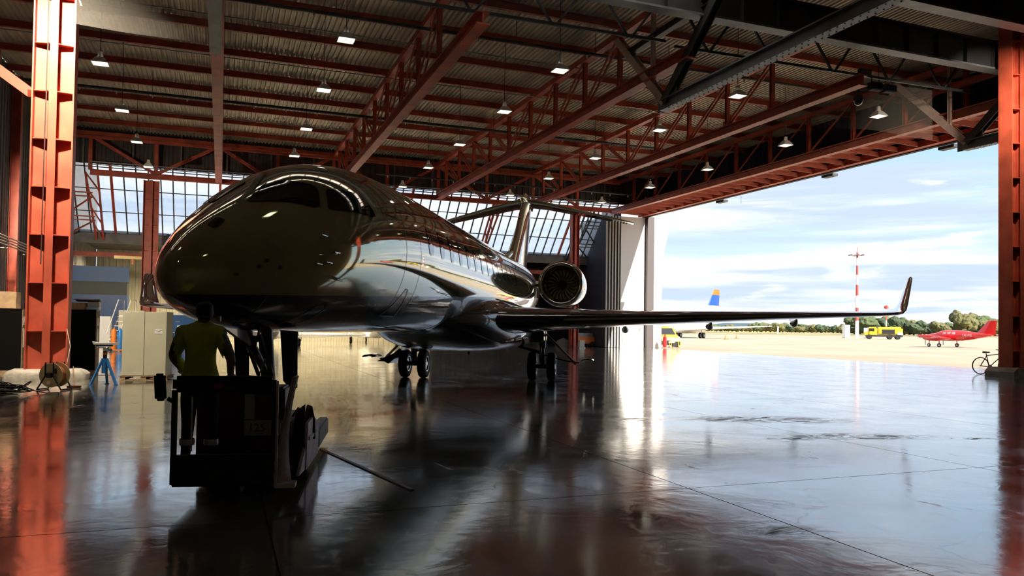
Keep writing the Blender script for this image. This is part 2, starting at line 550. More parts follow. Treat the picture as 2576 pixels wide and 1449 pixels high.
# --- near transverse frame: deep trusses over the viewer with V struts, plate girders and lattice joists
NL = ['dark lattice frame above the left of the hall, seen almost edge on', 'grey riveted truss with V struts hanging at the top centre right', 'grey riveted truss with V struts meeting the right column']
for x, l in zip((-.3, 15.0, 30.2), NL):
    t = thing('roof_frame', l, 'truss', (x, 0, 0))
    zc = 9.82
    MB().ibeam((0, 5, zc), (0, U0 + .25, zc), .34, .42, .05).build('riveted_chord', GREYST, t)
    rv = MB().lathe([(.024, -.012), (.024, .008), (.012, .016)], (0, 0, 0), (0, 0, -1), 6).mesh('rivet', GREYST)
    if x > 10:
        for k in range(46):
            for sx in (-.11, .11):
                link('rivet', rv, t, (sx, 12 + k * .26, zc - .215))
    MB().ibeam((0, U0 + .1, zc + .1), (0, 19.7, ZT), .34, .30, .04, up=(1, 0, 0)).build('near_strut', DARKST, t)
    MB().ibeam((0, U0 + .1, zc + .1), (0, U0 + 3.9, ZT), .30, .26, .04, up=(1, 0, 0)).build('far_strut', mat('steel_painted_lit', (.72, .55, .48), .5, 0, 0, .2, 2), t)  # pale paint stands in for light falling on the strut
    MB().ibeam((0, 20.8, 12.6), (0, 27.2, 12.6), .26, .24, .03).build('tie_strut', RED if x > 20 else DARKST, t)
    MB().ibeam((0, U0 + 1.0, zc + 1.0), (0, U0 + 1.0, ZT), .14, .14, .02, up=(0, 1, 0)).build('hanger', mat('steel_painted_lit', (.42, .24, .20)), t)  # same pale stand-in for light as the far strut
    MB().b2((-.02, U0 - .6, zc - .2), (.02, U0 + .6, zc + .55)).build('gusset_plate', GREYST, t)
    MB().bar((0, 5, ZT), (0, U0, ZT), .3, .26).build('top_chord', DARKST, t)
for y, l in ((21.78, 'dark plate girder with pale underside crossing the upper right corner, farther one'), (18.3, 'dark plate girder crossing the extreme upper right corner, nearer one')):
    t = thing('plate_girder', l, 'girder', (0, y, 0))
    MB().b2((-9.5, -.03, 12.2), (33, .03, 13.2)).build('web', DARKST, t)
    MB().b2((-9.5, -.24, 12.13), (33, .24, 12.2)).build('bottom_flange', GREYST, t)
    MB().b2((-9.5, -.24, 13.2), (33, .24, 13.27)).build('top_flange', DARKST, t)
    for k in range(28):
        for sy in (-1, 1):
            MB().b2((-9 + k * 1.5 - .015, sy * .03 if sy > 0 else -.2, 12.2), (-9 + k * 1.5 + .015, .2 if sy > 0 else -.03, 13.2)).build('stiffener', DARKST, t)
for x0, x1, l in ((0.2, 14.9, 'thin dark lattice joist across the top centre, left of the V strut'), (15.3, 30.0, 'thin dark lattice joist at the upper right carrying two floodlights')):
    t = thing('lattice_joist', l, 'joist', (0, U0, 0))
    MB().bar((x0, 0, 11.97), (x1, 0, 12.1), .09, .1).build('bottom_chord', DARKST, t)
    MB().bar((x0, 0, 13.45), (x1, 0, 13.5), .1, .1).build('top_chord', DARKST, t)
    n = 5; w = (x1 - x0) / n
    for k in range(n):
        xm = x0 + (k + .5) * w
        for a in (x0 + k * w + .35, x0 + (k + 1) * w - .35):
            MB().bar((a, 0, 13.45), (xm + (-.06 if a < xm else .06), 0, 12.02), .07, .08).build('diagonal', DARKST, t)
# --- bird net hung under the near frame
netm = bpy.data.materials.new('fine_net')
netm.use_nodes = True
nt = netm.node_tree
b = nt.nodes['Principled BSDF']
b.inputs['Base Color'].default_value = (.42, .40, .36, 1)
b.inputs['Roughness'].default_value = .7
tr = nt.nodes.new('ShaderNodeBsdfTransparent'); mx = nt.nodes.new('ShaderNodeMixShader'); mx.inputs[0].default_value = .13
nt.links.new(tr.outputs[0], mx.inputs[1]); nt.links.new(b.outputs[0], mx.inputs[2])
nt.links.new(mx.outputs[0], nt.nodes['Material Output'].inputs[0])
mb = MB(); NX = 90
for k in range(NX):
    xa, xb = -4 + 32.3 * k / NX, -4 + 32.3 * (k + 1) / NX
    za = 9.86 + .12 * sin(xa * .42) * sin(xa * .2); zb_ = 9.86 + .12 * sin(xb * .42) * sin(xb * .2)
    ya, yb = .06 * sin(xa * 1.7), .06 * sin(xb * 1.7)
    mb.add([(xa, ya, za), (xb, yb, zb_), (xb, 0, 13.5), (xa, 0, 13.5)], [(0, 1, 2, 3)])
o = mb.build('bird_net', netm, None, True, loc=(0, U0 + .3, 0))
tag(o, 'fine translucent net hanging from the near roof frame across the top of the view', 'net')

# --- steel columns
def column(x, y, H_, W_, label, plinth=True, step=1.34, zfirst=1.36, deep=.5, rot=0.0):
    t = thing('steel_column', label, 'column', (x, y, 0), rot)
    z0 = .3 if plinth else 0
    MB().b2((-W_ / 2, -.015, z0), (W_ / 2, .015, H_)).build('web', RED, t)
    for sx in (-1, 1):
        MB().b2((sx * W_ / 2 - .02, -deep / 2, z0), (sx * W_ / 2 + .02, deep / 2, H_)).build('flange', RED, t)
    MB().b2((-.015, -deep / 2, z0), (.015, deep / 2, H_)).build('cross_web', RED, t)
    for sy in (-1, 1):
        MB().b2((-.10, sy * deep / 2 - .015, z0), (.10, sy * deep / 2 + .015, H_)).build('cross_flange', RED, t)
    st = MB()
    w2 = W_ / 2 - .02
    sm = {}
    for sx in (-1, 1):
        for sy in (-1, 1):
            sm[sx, sy] = MB().prism([(sx * .015, 0), (sx * w2, 0), (sx * w2, sy * deep * .30), (sx * .10, sy * deep * .48), (sx * .015, sy * deep * .48)], .025, (0, 0, 0), (1, 0, 0), (0, 1, 0)).mesh('stiffener', RED)
    z = zfirst
    while z < H_ - .2:
        for k in sm:
            link('stiffener', sm[k], t, (0, 0, z))
        z += step
    return t
c1_ = column(-4.5, 24.75, 13.9, 1.0, 'tall red steel column with shelf-like stiffeners at the left, brightly lit at its top')
MB().tube([(-.17, -.30, 3.2), (-.165, -.30, 6), (-.15, -.29, 9), (-.14, -.29, 13.8)], .016, 8).build('conduit', ALU, c1_)
mb = MB()
pts = []
for k in range(28):
    a = 2 * pi * k / 28
    pts.append((1.02 * (abs(cos(a)) ** .5) * (1 if cos(a) > 0 else -1), .62 * (abs(sin(a)) ** .5) * (1 if sin(a) > 0 else -1)))
rs = []
for f, z in ((1.0, 0), (1.0, .16), (.93, .25), (.8, .30)):
    rs.append([V((x * f * (1 + .05 * mnoise.noise((x * 2, y * 2, z * 4))), y * f, z + (.03 * mnoise.noise((x * 3, y * 3, 5)) if z > .1 else 0))) for x, y in pts])
mb.rings(rs).build('plinth', mat('dusty_plinth', (.46, .43, .37), .55, 0, 0, .25, 5, .5, 14), c1_, True)
c2_ = column(28.92, 21.05, 13.9, 1.06, 'red steel column at the right edge of the view on a concrete plinth', zfirst=1.0, deep=.56)
MB().prism([(-.88, 0), (.88, 0), (.88, .22), (.70, .36), (-.68, .36), (-.88, .2)], 1.2, (0, 0, 0), (1, 0, 0), (0, 0, 1)).build('plinth', CONC, c2_)
column(-4.45, U1 + .75, 10.95, .9, 'distant red column behind the grey cabinet at the left', False, 1.7, 1.2, .5)
column(26.55, U1 + .75, 10.95, .62, 'distant red column behind the jet engine', False, 2.0, 1.2, .45)
# braces at left
t = thing('wall_brace', 'dark red diagonal brace at the upper left edge, left of the column', 'brace', (0, 26, 0))
MB().ibeam((-9.8, 0, 11.5), (-5.2, 0, 8.2), .28, .28, .04, up=(0, 1, 0)).build('diagonal', RED, t)
MB().bar((-5.35, 0, 8.3), (-5.02, -.7, 8.1), .2, .2).build('end_plate', RED, t)

# --- walls
def sheet_wall(name, a, b_, z0, z1, m, label, pitch=.5, dep=.06):
    a, b_ = V((a[0], a[1], 0)), V((b_[0], b_[1], 0))
    d = b_ - a; L_ = d.length; d.normalize(); n = V((-d.y, d.x, 0))
    k = max(1, int(L_ / pitch)); p = L_ / k
    pr_ = []
    for q in range(k):
        pr_ += [(q * p, 0), (q * p + p * .42, 0), (q * p + p * .5, dep), (q * p + p * .92, dep)]
    pr_.append((L_, 0))
    m_ = len(pr_)
    vs = [a + d * s + n * (o_ - dep) + V((0, 0, z)) for z in (z0, z1) for s, o_ in pr_]
    return struct(name, MB().add(vs, [(q, q + 1, m_ + q + 1, m_ + q) for q in range(m_ - 1)]), m, label)
wl = sheet_wall('wall_left', (XL, YB), (XL, YN), 0, ZD, WALLGREY, 'dark corrugated wall along the left side')
for k in range(12):
    MB().ibeam((XL + .25, 6 + 4.3 * k, 0), (XL + .25, 6 + 4.3 * k, ZD - .3), .32, .42, .04, up=(1, 0, 0)).build('wall_post', RED, wl)
struct('wall_annexe_light_block', MB().b2((15.9, 60.7, 0), (16.1, YB, 7.75)), WALLDK, 'dark partition wall added in the annexe to stop lamp light')  # added wall, keeps tube lamp light out of the right half
sheet_wall('wall_back', (XR, YB), (XL, YB), 0, 8, mat('pale_annexe_wall', (.36, .33, .25), .6), 'dark back wall beneath the low roof')
sheet_wall('wall_near', (XL - .2, YN), (XR + 1, YN), 0, ZD + .3, mat('cream_wall_sheet', (.72, .64, .40), .6), 'unseen cream wall behind the viewer')  # unseen wall, made cream so it reflects into the jet nose
sheet_wall('wall_right', (XR, YN), (XR, 20.6), 0, ZD, mat('cream_wall_sheet', (.42, .38, .26)), 'door wall right of the near column')
wr2 = sheet_wall('wall_over_door', (XR, 20.6), (XR, 57), 11.35, ZD, WALLBLUE, 'dark sheet wall above the open hangar door')
fb = sheet_wall('wall_far_fascia', (XR, 56.3), (XL, 56.3), 11.85, ZD + .25, WALLDK, 'dark sheet fascia between roof and sloped glazing')
for k in range(14):
    MB().bar((-8.5 + 2.9 * k, 56.12, 11.85), (-8.5 + 2.9 * k, 56.12, ZD), .14, .1).build('post', WALLGREY, fb)
struct('trim_1', MB().b2((XL, 60.15, 7.05), (31, 60.6, 7.72)), mat('grey_ledge', (.17, .16, .15), .6, 0, 0, .3, 2), 'grey ledge below the sloped glazing')
struct('ceiling_low', MB().b2((XL, 60.3, 7.72), (XR + 3, YB, 7.95)), WALLDK, 'low dark roof behind the sloped glazing')
struct('wall_far_right', MB().b2((31.15, 57.05, 0), (31.3, 60.3, 11.8)).b2((31.15, 60.3, 0), (31.3, YB, 7.72)), WALLBLUE, 'dark end wall beside the stacked door leaves')
# low beams under the ledge
for k, (z, x0, x1) in enumerate(((6.3, -9.8, 30.6), (5.4, 8, 30.6))):
    struct('trim_%d' % (k + 2), MB().ibeam((x0, 60.8 + k, z), (x1, 60.8 + k, z), .25, .35, .03), RED, 'dark red rail below the glazing')
tr_ = struct('trim_4', MB().b2((14, 61.6, 4.4), (30.6, 61.66, 4.46)), RED, 'thin lattice rail on the annexe wall')
for k in range(12):
    MB().bar((14 + k * 1.38, 61.63, 4.46), (14.69 + k * 1.38, 61.63, 5.3), .05, .05).build('lattice_bar', RED, tr_)
    MB().bar((14.69 + k * 1.38, 61.63, 5.3), (15.38 + k * 1.38, 61.63, 4.46), .05, .05).build('lattice_bar', RED, tr_)

# --- sloped glazing, each pane a piece
PANE = bpy.data.materials.new('translucent_pane')
PANE.use_nodes = True
nt = PANE.node_tree; nt.nodes.clear()
out = nt.nodes.new('ShaderNodeOutputMaterial')
tl = nt.nodes.new('ShaderNodeBsdfTranslucent'); 
tp = nt.nodes.new('ShaderNodeBsdfTransparent'); tp.inputs[0].default_value = (.93, .97, 1, 1)
gl = nt.nodes.new('ShaderNodeBsdfDiffuse'); gl.inputs[0].default_value = (.5, .52, .53, 1)
g_ = nt.nodes.new('ShaderNodeNewGeometry'); nz = nt.nodes.new('ShaderNodeTexNoise'); nz.inputs['Scale'].default_value = 1.1; nz.inputs['Detail'].default_value = 6
nt.links.new(g_.outputs['Position'], nz.inputs['Vector'])
rp = nt.nodes.new('ShaderNodeValToRGB'); ramp(rp, [(.3, (.62, .68, .72)), (.7, (.95, .97, 1))])
nt.links.new(nz.outputs[0], rp.inputs[0]); nt.links.new(rp.outputs[0], tl.inputs[0])
m1 = nt.nodes.new('ShaderNodeMixShader'); m1.inputs[0].default_value = .35
nt.links.new(tp.outputs[0], m1.inputs[1]); nt.links.new(tl.outputs[0], m1.inputs[2])
nt.links.new(m1.outputs[0], out.inputs[0])
GY0, GZ0, GY1, GZ1 = 56.3, 12.0, 60.25, 7.72
MULL = mat('glazing_bar', (.05, .055, .06), .5)
win = struct('window_1', MB().b2((XL, GY1 - .05, GZ1 - .08), (30.7, GY1 + .07, GZ1 + .02)), MULL, 'long sloped glazing of pale panes at the far end')
nwin = 54; px = (30.7 - XL) / nwin
def gpt(f):
    return V((0, GY0 + (GY1 - GY0) * f, GZ0 + (GZ1 - GZ0) * f))
mm = MB().bar(gpt(0), gpt(1), .075, .12).mesh('glazing_bar', MULL)
mm2 = MB().bar(gpt(0), gpt(1), .16, .16).mesh('glazing_bar', RED)
for k in range(nwin + 1):
    link('glazing_bar', mm2 if k % 9 == 4 else mm, win, (XL + k * px, 0, 0))
FR = [0, .07, .36, .68, 1.0]
for f in FR[1:-1]:
    p = gpt(f)
    MB().bar((XL, p.y, p.z), (30.7, p.y, p.z), .05, .06).build('glazing_rail', MULL, win)
nrm = V((0, .735, .678))
for r_ in range(4):
    a, b_ = gpt(FR[r_] + .006), gpt(FR[r_ + 1] - .006)
    off = nrm * .03
    pm_ = MB().add([a + off, a + off + V((px - .07, 0, 0)), b_ + off + V((px - .07, 0, 0)), b_ + off], [(0, 1, 2, 3)]).mesh('pane', PANE)
    for k in range(nwin):
        link('pane', pm_, win, (XL + k * px + .035, 0, 0))
# roof light strip over the near bay, sheets of opal glazing between bars
PANE2 = bpy.data.materials.new('opal_pane'); PANE2.use_nodes = True
nt = PANE2.node_tree; nt.nodes.clear()
out = nt.nodes.new('ShaderNodeOutputMaterial'); tl = nt.nodes.new('ShaderNodeBsdfTranslucent'); tl.inputs[0].default_value = (.85, .80, .70, 1)
nt.links.new(tl.outputs[0], out.inputs[0])
win2 = struct('window_2', MB().b2((XL, SKY0 - .1, ZD + .0), (SKX, SKY0, ZD + .2)), MULL, 'opal roof light strip above the near bay')
MB().b2((XL, SKY1, ZD), (SKX, SKY1 + .1, ZD + .2)).build('curb', MULL, win2)
for k in range(18):
    MB().b2((XL + 1.5 * k - .06, SKY0, ZD), (XL + 1.5 * k + .06, SKY1, ZD + .12)).build('glazing_bar', MULL, win2)
for f in (.33, .66):
    y = SKY0 + (SKY1 - SKY0) * f
    MB().b2((XL, y - .03, ZD), (SKX, y + .03, ZD + .1)).build('glazing_bar', MULL, win2)
MB().add([(XL - .1, SKY0 - .05, ZD + .14), (SKX + .1, SKY0 - .05, ZD + .14), (SKX + .1, SKY1 + .05, ZD + .14), (XL - .1, SKY1 + .05, ZD + .14)], [(0, 1, 2, 3)]).build('pane_sheet', PANE2, win2)
# wind bracing lattice in front of the glazing
for bx, l in ((-8.3, 'dark red lattice wind brace behind the left column, before the glazing'), (27.5, 'dark lattice wind brace before the glazing beside the door leaves'), (19.5, 'dark red lattice wind brace behind the jet tail')):
    t = thing('wind_brace', l, 'brace', (bx, 56.0, 0))
    bm_ = RED if bx < 25 else DARKST
    for dx in (0, .7):
        MB().bar((dx, -.27, 11.15), (dx * .6 + .15, 4.08, 7.25), .12, .12).build('leg', bm_, t)
    for q in range(4):
        f0, f1 = q / 4, (q + 1) / 4
        A = V((0, -.27, 11.15)).lerp(V((.15, 4.08, 7.25)), f0); B = V((.7, -.27, 11.15)).lerp(V((.57, 4.08, 7.25)), f1)
        MB().bar(A, B, .07, .07).build('lattice_bar', bm_, t)
    if bx != 19.5:
        sgn = -1 if bx < 0 else .9
        for q in range(2):
            for zz in (10.0 - q * 1.4, 9.75 - q * 1.4):
                MB().bar((.3, .7 + q * 1.35, zz), (.3 + sgn * 1.6, .7 + q * 1.35, zz), .08, .08).build('rung', bm_, t)
            MB().bar((.3, .7 + q * 1.35, 9.75 - q * 1.4), (.3 + sgn * 1.6, 1.9 + q * 1.2, 8.75 - q * 1.2), .08, .08).build('lattice_bar', bm_, t)

# --- door header with rib plates
t = thing('door_header', 'long red header girder with rib plates along the open hangar door', 'girder', (0, 0, 0))
MB().ibeam((30.4, 21, 11.32), (30.4, 57, 11.32), .36, .42, .05).build('inner_chord', mat('red_steel_lit_pink', (.55, .16, .11), .5, 0, 0, .25, 1.5), t)  # paler pinkish red carries the apron light on flange and ribs
MB().b2((32.9, 21, 11.02), (33.55, 57, 11.34)).build('outer_box', RED, t)
MB().b2((33.3, 21, 10.96), (33.4, 57, 11.02)).build('door_track', DARKST, t)
MB().b2((33.45, 21, 10.96), (33.52, 57, 11.02)).build('door_track', DARKST, t)
MB().b2((30.4, 21, 11.50), (33, 57, 11.53)).build('soffit_plate', RED, t)
rb = MB().prism([(30.5, 11.12), (32.9, 11.05), (32.9, 11.30), (30.5, 11.42)], .03).mesh('rib_plate', mat('red_steel_lit_pink', (.55, .16, .11)))
for k in range(29):
    link('rib_plate', rb, t, (0, 21.6 + 1.24 * k, 0))
MB().bar((30.4, 21, ZT), (30.4, 56, ZT), .28, .24).build('top_chord', RED, t)
for u in PU:
    if 22 < u < 55:
        MB().ibeam((30.4, u, 11.5), (30.4, u, ZT), .18, .16, .02, up=(0, 1, 0)).build('vertical', RED, t)
for k, u in enumerate([u for u in PU if 22 < u < 52]):
    MB().bar((30.4, u, ZT), (30.4, u + 3.2, 11.5), .05, .1).build('diagonal', RED, t)
for u in (27.5, 35.5, 46):
    MB().b2((33.5, u, 10.8), (33.9, u + .9, 10.95)).build('track_bracket', DARKST, t)

# --- stacked door leaves at the far jamb
for k in range(5):
    x = 29.72 + k * .275
    t = thing('hangar_door_leaf', 'pale door leaf seen edge on, %s of the five stacked beside the glazing' % ['leftmost', 'second from left', 'middle', 'fourth from left', 'rightmost'][k], 'door', (x, 56.6, 0))
    MB().b2((0, 0, .02), (.10, .12, 10.95)).build('edge_frame', mat('pale_grey_panel', (.55, .53, .48), .5), t)
    MB().b2((0, .12, .05), (.2, 5.0, 10.9)).build('core', mat('panel_core', (.05, .05, .065), .8), t)
    MB().b2((.10, .05, .05), (.2, .12, 10.9)).build('seal', mat('panel_seal', (.06, .055, .05), .8), t)
dj = struct('door_1', MB().b2((31.12, 56.7, 0), (33.42, 57.0, 10.95)), WHITE, 'broad white door leaf end at the far door jamb')
MB().b2((31.25, 56.66, 1.0), (31.37, 56.7, 1.25)).build('latch', GALV, dj)
MB().b2((32.95, 56.66, 1.3), (33.1, 56.7, 1.9)).build('door_handle', GALV, dj)
MB().b2((31.3, 56.66, .3), (31.38, 56.7, .8)).build('latch', GALV, dj)
struct('trim_5', MB().b2((33.45, 56.3, 0), (34.08, 56.9, 11.0)), mat('dark_jamb', (.075, .065, .07), .5), 'dark steel jamb post of the hangar door')
oj = struct('door_2', MB().b2((34.12, 56.5, 0), (34.98, 57.1, 10.9)), WHITE, 'outer white door leaf beyond the jamb')
MB().prism([(34.98, 7.0), (35.75, 10.4), (36.05, 10.7), (34.98, 10.9)], .3, (0, 56.75, 0), (1, 0, 0), (0, 0, 1)).build('corbel', WHITE, oj)
MB().box((35.02, 56.7, 6.2), (.12, .2, .2)).build('sensor', GALV, oj)

# --- high bay lamps
def make_lamp():
    t = thing('ceiling_lamp', 'x', 'lamp')
    MB().lathe([(.04, .28), (.08, .26), (.09, .12), (.14, .02)], (0, 0, 0), (0, 0, 1), 16).build('housing', WHITE, t, True)
    sh = [[V((sx * w, sy * w, z)) for sx, sy in ((-1, -1), (1, -1), (1, 1), (-1, 1))] for w, z in ((.12, .06), (.25, -.12), (.27, -.17), (.255, -.17), (.24, -.11))]
    MB().rings(sh, False).build('shade', WHITE, t)
    MB().b2((-.24, -.24, -.145), (.24, .24, -.13)).build('diffuser', LAMPGLOW, t)
    MB().bar((0, 0, .3), (0, 0, 3.0), .02, .02).build('rod', DARKST, t)
    return t
proto = make_lamp()
first = True
for rown, x in zip(('in the row nearest the left wall', 'in the second row from the left wall', 'in the middle row', 'in the second row from the door', 'in the row nearest the door'), (-4.2, 3.6, 11.15, 18.8, 26.0)):
    for posn, u in zip(('nearest', 'second', 'third', 'fourth', 'farthest'), (24.95, 30.7, 37.25, 43.55, 50.35)):
        o = proto if first else copy_tree(proto)
        first = False
        o.location = (x, u, 10.98)
        o['label'] = 'white square high bay lamp, %s %s' % (posn, rown)
        o['group'] = 'high bay lamps in rows under the roof'

for posn, u in (('above the tug', 11.5), ('behind the viewer', 4.5)):
    for rown, x in (('left', -4.2), ('centre', 3.6)):
        o = copy_tree(proto)
        o.location = (x, u, 10.98)
        o['label'] = 'white high bay lamp of the near bay, %s one %s' % (rown, posn)
        o['group'] = 'high bay lamps in rows under the roof'
# --- dark sprinkler pipes with pale heads
for k, (u, z, l) in enumerate(((29.0, 13.2, 'dark sprinkler pipe with pale heads across the roof, nearest one'), (42.0, 13.0, 'sprinkler pipe with pale heads across the middle of the roof'), (53.6, 12.2, 'sprinkler pipe with pale heads near the far truss'))):
    t = thing('sprinkler_pipe', l, 'pipe', (0, u, z))
    x0, x1 = (-9, 26) if k < 2 else (10, 33)
    MB().tube([(x0, 0, 0), (x1, 0, 0)], .07, 10).build('pipe', DARKST, t, True)
    for q in range(9):
        MB().bar((x0 + 2 + q * 3.6, 0, .05), (x0 + 2 + q * 3.6, 0, ZD - z), .02, .02).build('hanger', DARKST, t)
    hd = MB().lathe([(.035, .07), (.05, .13), (.02, .22)], (0, 0, 0), (0, 0, -1), 8).mesh('sprinkler_head', WHITE)
    for q in range(int((x1 - x0) / 1.6)):
        link('sprinkler_head', hd, t, (x0 + .8 + q * 1.6, 0, 0))
for cn, u, z in (('nearest', 31.2, 13.35), ('middle', 36.2, 13.4), ('farthest', 46.8, 13.3)):
    o = MB().tube([(-9.5, 0, 0), (26, 0, 0)], .025, 6).build('roof_conduit', GALV, None, True, loc=(0, u, z))
    tag(o, 'thin pale conduit across under the roof, %s of three' % cn, 'conduit', 'thin conduits under the roof')
# --- floodlights and dome camera on the joist
for x, l in ((24.85, 'black floodlight hanging on the lattice joist, left one of two'), (25.6, 'black floodlight hanging on the lattice joist, right one of two')):
    t = thing('spot_floodlight', l, 'floodlight', (x, U0, 11.95))
    MB().b2((-.3, -.12, -.42), (.3, .16, -.1)).build('housing', BLACK, t, bevel=.03)
    for sx in (-.2, .2):
        MB().bar((sx, 0, -.1), (sx, 0, .045), .03, .05).build('bracket', DARKST, t)
    MB().b2((-.26, -.135, -.38), (.26, -.12, -.14)).build('lens', GLASSDK, t)
t = thing('hanging_dome_camera', 'dark dome camera on a drop pole under the lattice joist', 'camera', (23.95, U0, 10.95))
MB().tube([(0, 0, .3), (0, 0, 1.03)], .05, 10).build('pole', DARKST, t)
MB().lathe([(.05, .34), (.17, .26), (.2, .1), (.2, .05)], (0, 0, 0), (0, 0, 1), 20).build('housing', DARKST, t, True)
MB().lathe([(.18, .05), (.17, -.03), (.12, -.11), (.02, -.15)], (0, 0, 0), (0, 0, 1), 20).build('dome', GLASSDK, t, True)
MB().b2((.05, -.1, 1.16), (.6, .1, 1.36)).build('junction_box', DARKST, t)

# --- floodlights added on girder and wall, out of view, to brighten columns and steps
def added_flood(x, y, z, aim, w, l, fix=None):
    t = thing('spot_floodlight', l, 'floodlight', (x, y, z))
    d = (V(aim) - V((x, y, z))).normalized()
    R_ = d.to_track_quat('-Z', 'Y').to_matrix()
    MB().box((0, 0, 0), (.5, .36, .16), R_).build('housing', BLACK, t)
    MB().box(tuple(d * .085), (.44, .30, .012), R_).build('lens', emis('added_flood_lens', (1, .86, .68), 12), t)
    MB().bar((0, 0, 0), fix or (0, 0, 12.7 - z), .05, .05).build('bracket', DARKST, t)
    la = bpy.data.lights.new('added_flood_lamp', 'AREA'); la.shape = 'RECTANGLE'; la.size = .44; la.size_y = .30; la.energy = w; la.color = (1, .84, .64); la.spread = radians(95)
    lo = link('added_flood_lamp', la, t, tuple(d * .1)); lo.rotation_euler = d.to_track_quat('-Z', 'Y').to_euler()
added_flood(-4.9, 20.95, 11.9, (-4.3, 24.5, 6.8), LAMP * 95, 'added floodlight on the near girder above the left column, out of view')
added_flood(26.6, 17.7, 11.9, (28.2, 21.3, 9.5), LAMP * 20, 'added floodlight on the near girder aimed at the right column, out of view')

added_flood(-9.3, 37.5, 7.5, (-5.2, 51.5, 1.0), LAMP * 55, 'added floodlight on the left wall aimed at the mobile steps, out of view', (-.65, 0, 0))
# --- tube lamps added under the low annexe roof to brighten the annexe
for k, x in enumerate((-6.0, 1.0, 7.0, 12.5)):
    t = thing('added_ceiling_tube_lamp', 'added warm tube lamp under the low annexe roof, %s from the left' % ('first', 'second', 'third', 'fourth', 'fifth')[k], 'lamp', (x, 65.5, 7.6))
    MB().b2((-1.5, -.55, 0), (1.5, .55, .1)).build('housing', WHITE, t)
    MB().tube([(-1.45, 0, -.04), (1.45, 0, -.04)], .035, 10).build('tube', emis('added_warm_tube', (1, .86, .55), 4), t, True)
    la = bpy.data.lights.new('added_tube_light', 'AREA'); la.shape = 'RECTANGLE'; la.size = 2.8; la.size_y = 1.0; la.energy = 1100; la.spread = radians(150); la.color = (1, .84, .55)
    link('added_tube_light', la, t, (0, 0, -.09))

# ================================================================ the business jet
# local axes of the jet: x = towards its left wing, y = aft from the nose tip, z = up
TAB = [(0.0,2.16,2.16,2.16,0.0),(0.06,2.34,2.0,2.17,.16),(0.25,2.54,1.86,2.19,.335),(0.6,2.80,1.735,2.24,.54),(1.2,3.15,1.625,2.34,.81),(1.9,3.51,1.58,2.46,1.03),
(2.5,3.78,1.57,2.58,1.15),(3.2,3.985,1.56,2.70,1.235),(4.0,4.11,1.555,2.79,1.29),(5,4.175,1.55,2.85,1.325),(6.2,4.2,1.54,2.87,1.34),(19,4.2,1.54,2.87,1.34),(21.5,4.2,1.66,2.92,1.29),(24,4.16,2.02,3.06,1.09),(26.5,4.05,2.55,3.3,.76),(28.5,3.92,3.1,3.5,.42),(29.6,3.8,3.4,3.6,.2),(29.9,3.68,3.5,3.6,.08)]
class Mono:
    def __init__(self, xs, ys):
        n = len(xs); h = [xs[i + 1] - xs[i] for i in range(n - 1)]; d = [(ys[i + 1] - ys[i]) / h[i] for i in range(n - 1)]
        m = [0.0] * n; m[0] = d[0]; m[-1] = d[-1]
        for i in range(1, n - 1):
            if d[i - 1] * d[i] > 0:
                m[i] = 3 * (h[i - 1] + h[i]) / ((2 * h[i] + h[i - 1]) / d[i - 1] + (h[i] + 2 * h[i - 1]) / d[i])
        self.x, self.y, self.h, self.m = xs, ys, h, m
    def __call__(self, x):
        i = 0
        while i < len(self.h) - 1 and x > self.x[i + 1]:
            i += 1
        h, y, m = self.h[i], self.y, self.m
        t = (x - self.x[i]) / h
        return (2*t**3-3*t**2+1)*y[i] + (t**3-2*t**2+t)*h*m[i] + (-2*t**3+3*t**2)*y[i+1] + (t**3-t**2)*h*m[i+1]
_q = [sqrt(r[0]) for r in TAB]
FTOP, FBOT, FMID, FWID = (Mono(_q, [r[k] for r in TAB]) for k in (1, 2, 3, 4))
def fus(s, ph, off=0.0):
    q = sqrt(max(s, 0))
    top, bot, mid, w = FTOP(q), FBOT(q), FMID(q), FWID(q)
    c, sn = cos(ph), sin(ph)
    p = V((w * c, s, mid + (top - mid) * sn if sn > 0 else mid + (mid - bot) * sn))
    if off:
        e = 1e-3
        a = fus(s + e, ph) - fus(max(s - e, 1e-5), ph)
        b_ = fus(s, ph + e) - fus(s, ph - e)
        n = b_.cross(a)
        n.normalize()
        if n.dot(V((c, 0, sn))) < 0: n = -n
        p = p + n * off
    return p
BETA = radians(29.3)
N0 = (7.62 - 16.6 * sin(BETA), 23.11 - 16.6 * cos(BETA), 0)
jet = thing('business_jet', 'large gold and navy twin-engine business jet being towed, nose towards the viewer', 'aircraft', N0, -BETA)

NR = 96
ss = [0.0005, .004, .012, .03, .06, .1, .16, .25, .36, .5, .65, .8, 1.0] + [1.0 + .18 * k for k in range(1, 30)]
ss += [6.6 + .8 * k for k in range(15)] + [18.8 + .5 * k for k in range(22)] + [29.7, 29.9]
ss = sorted(set(round(x, 4) for x in ss))
mb = MB()
mb.rings([[fus(s, 2 * pi * j / NR) for j in range(NR)] for s in ss])
fo = mb.build('fuselage', JETPAINT, jet, True, sharp=60)

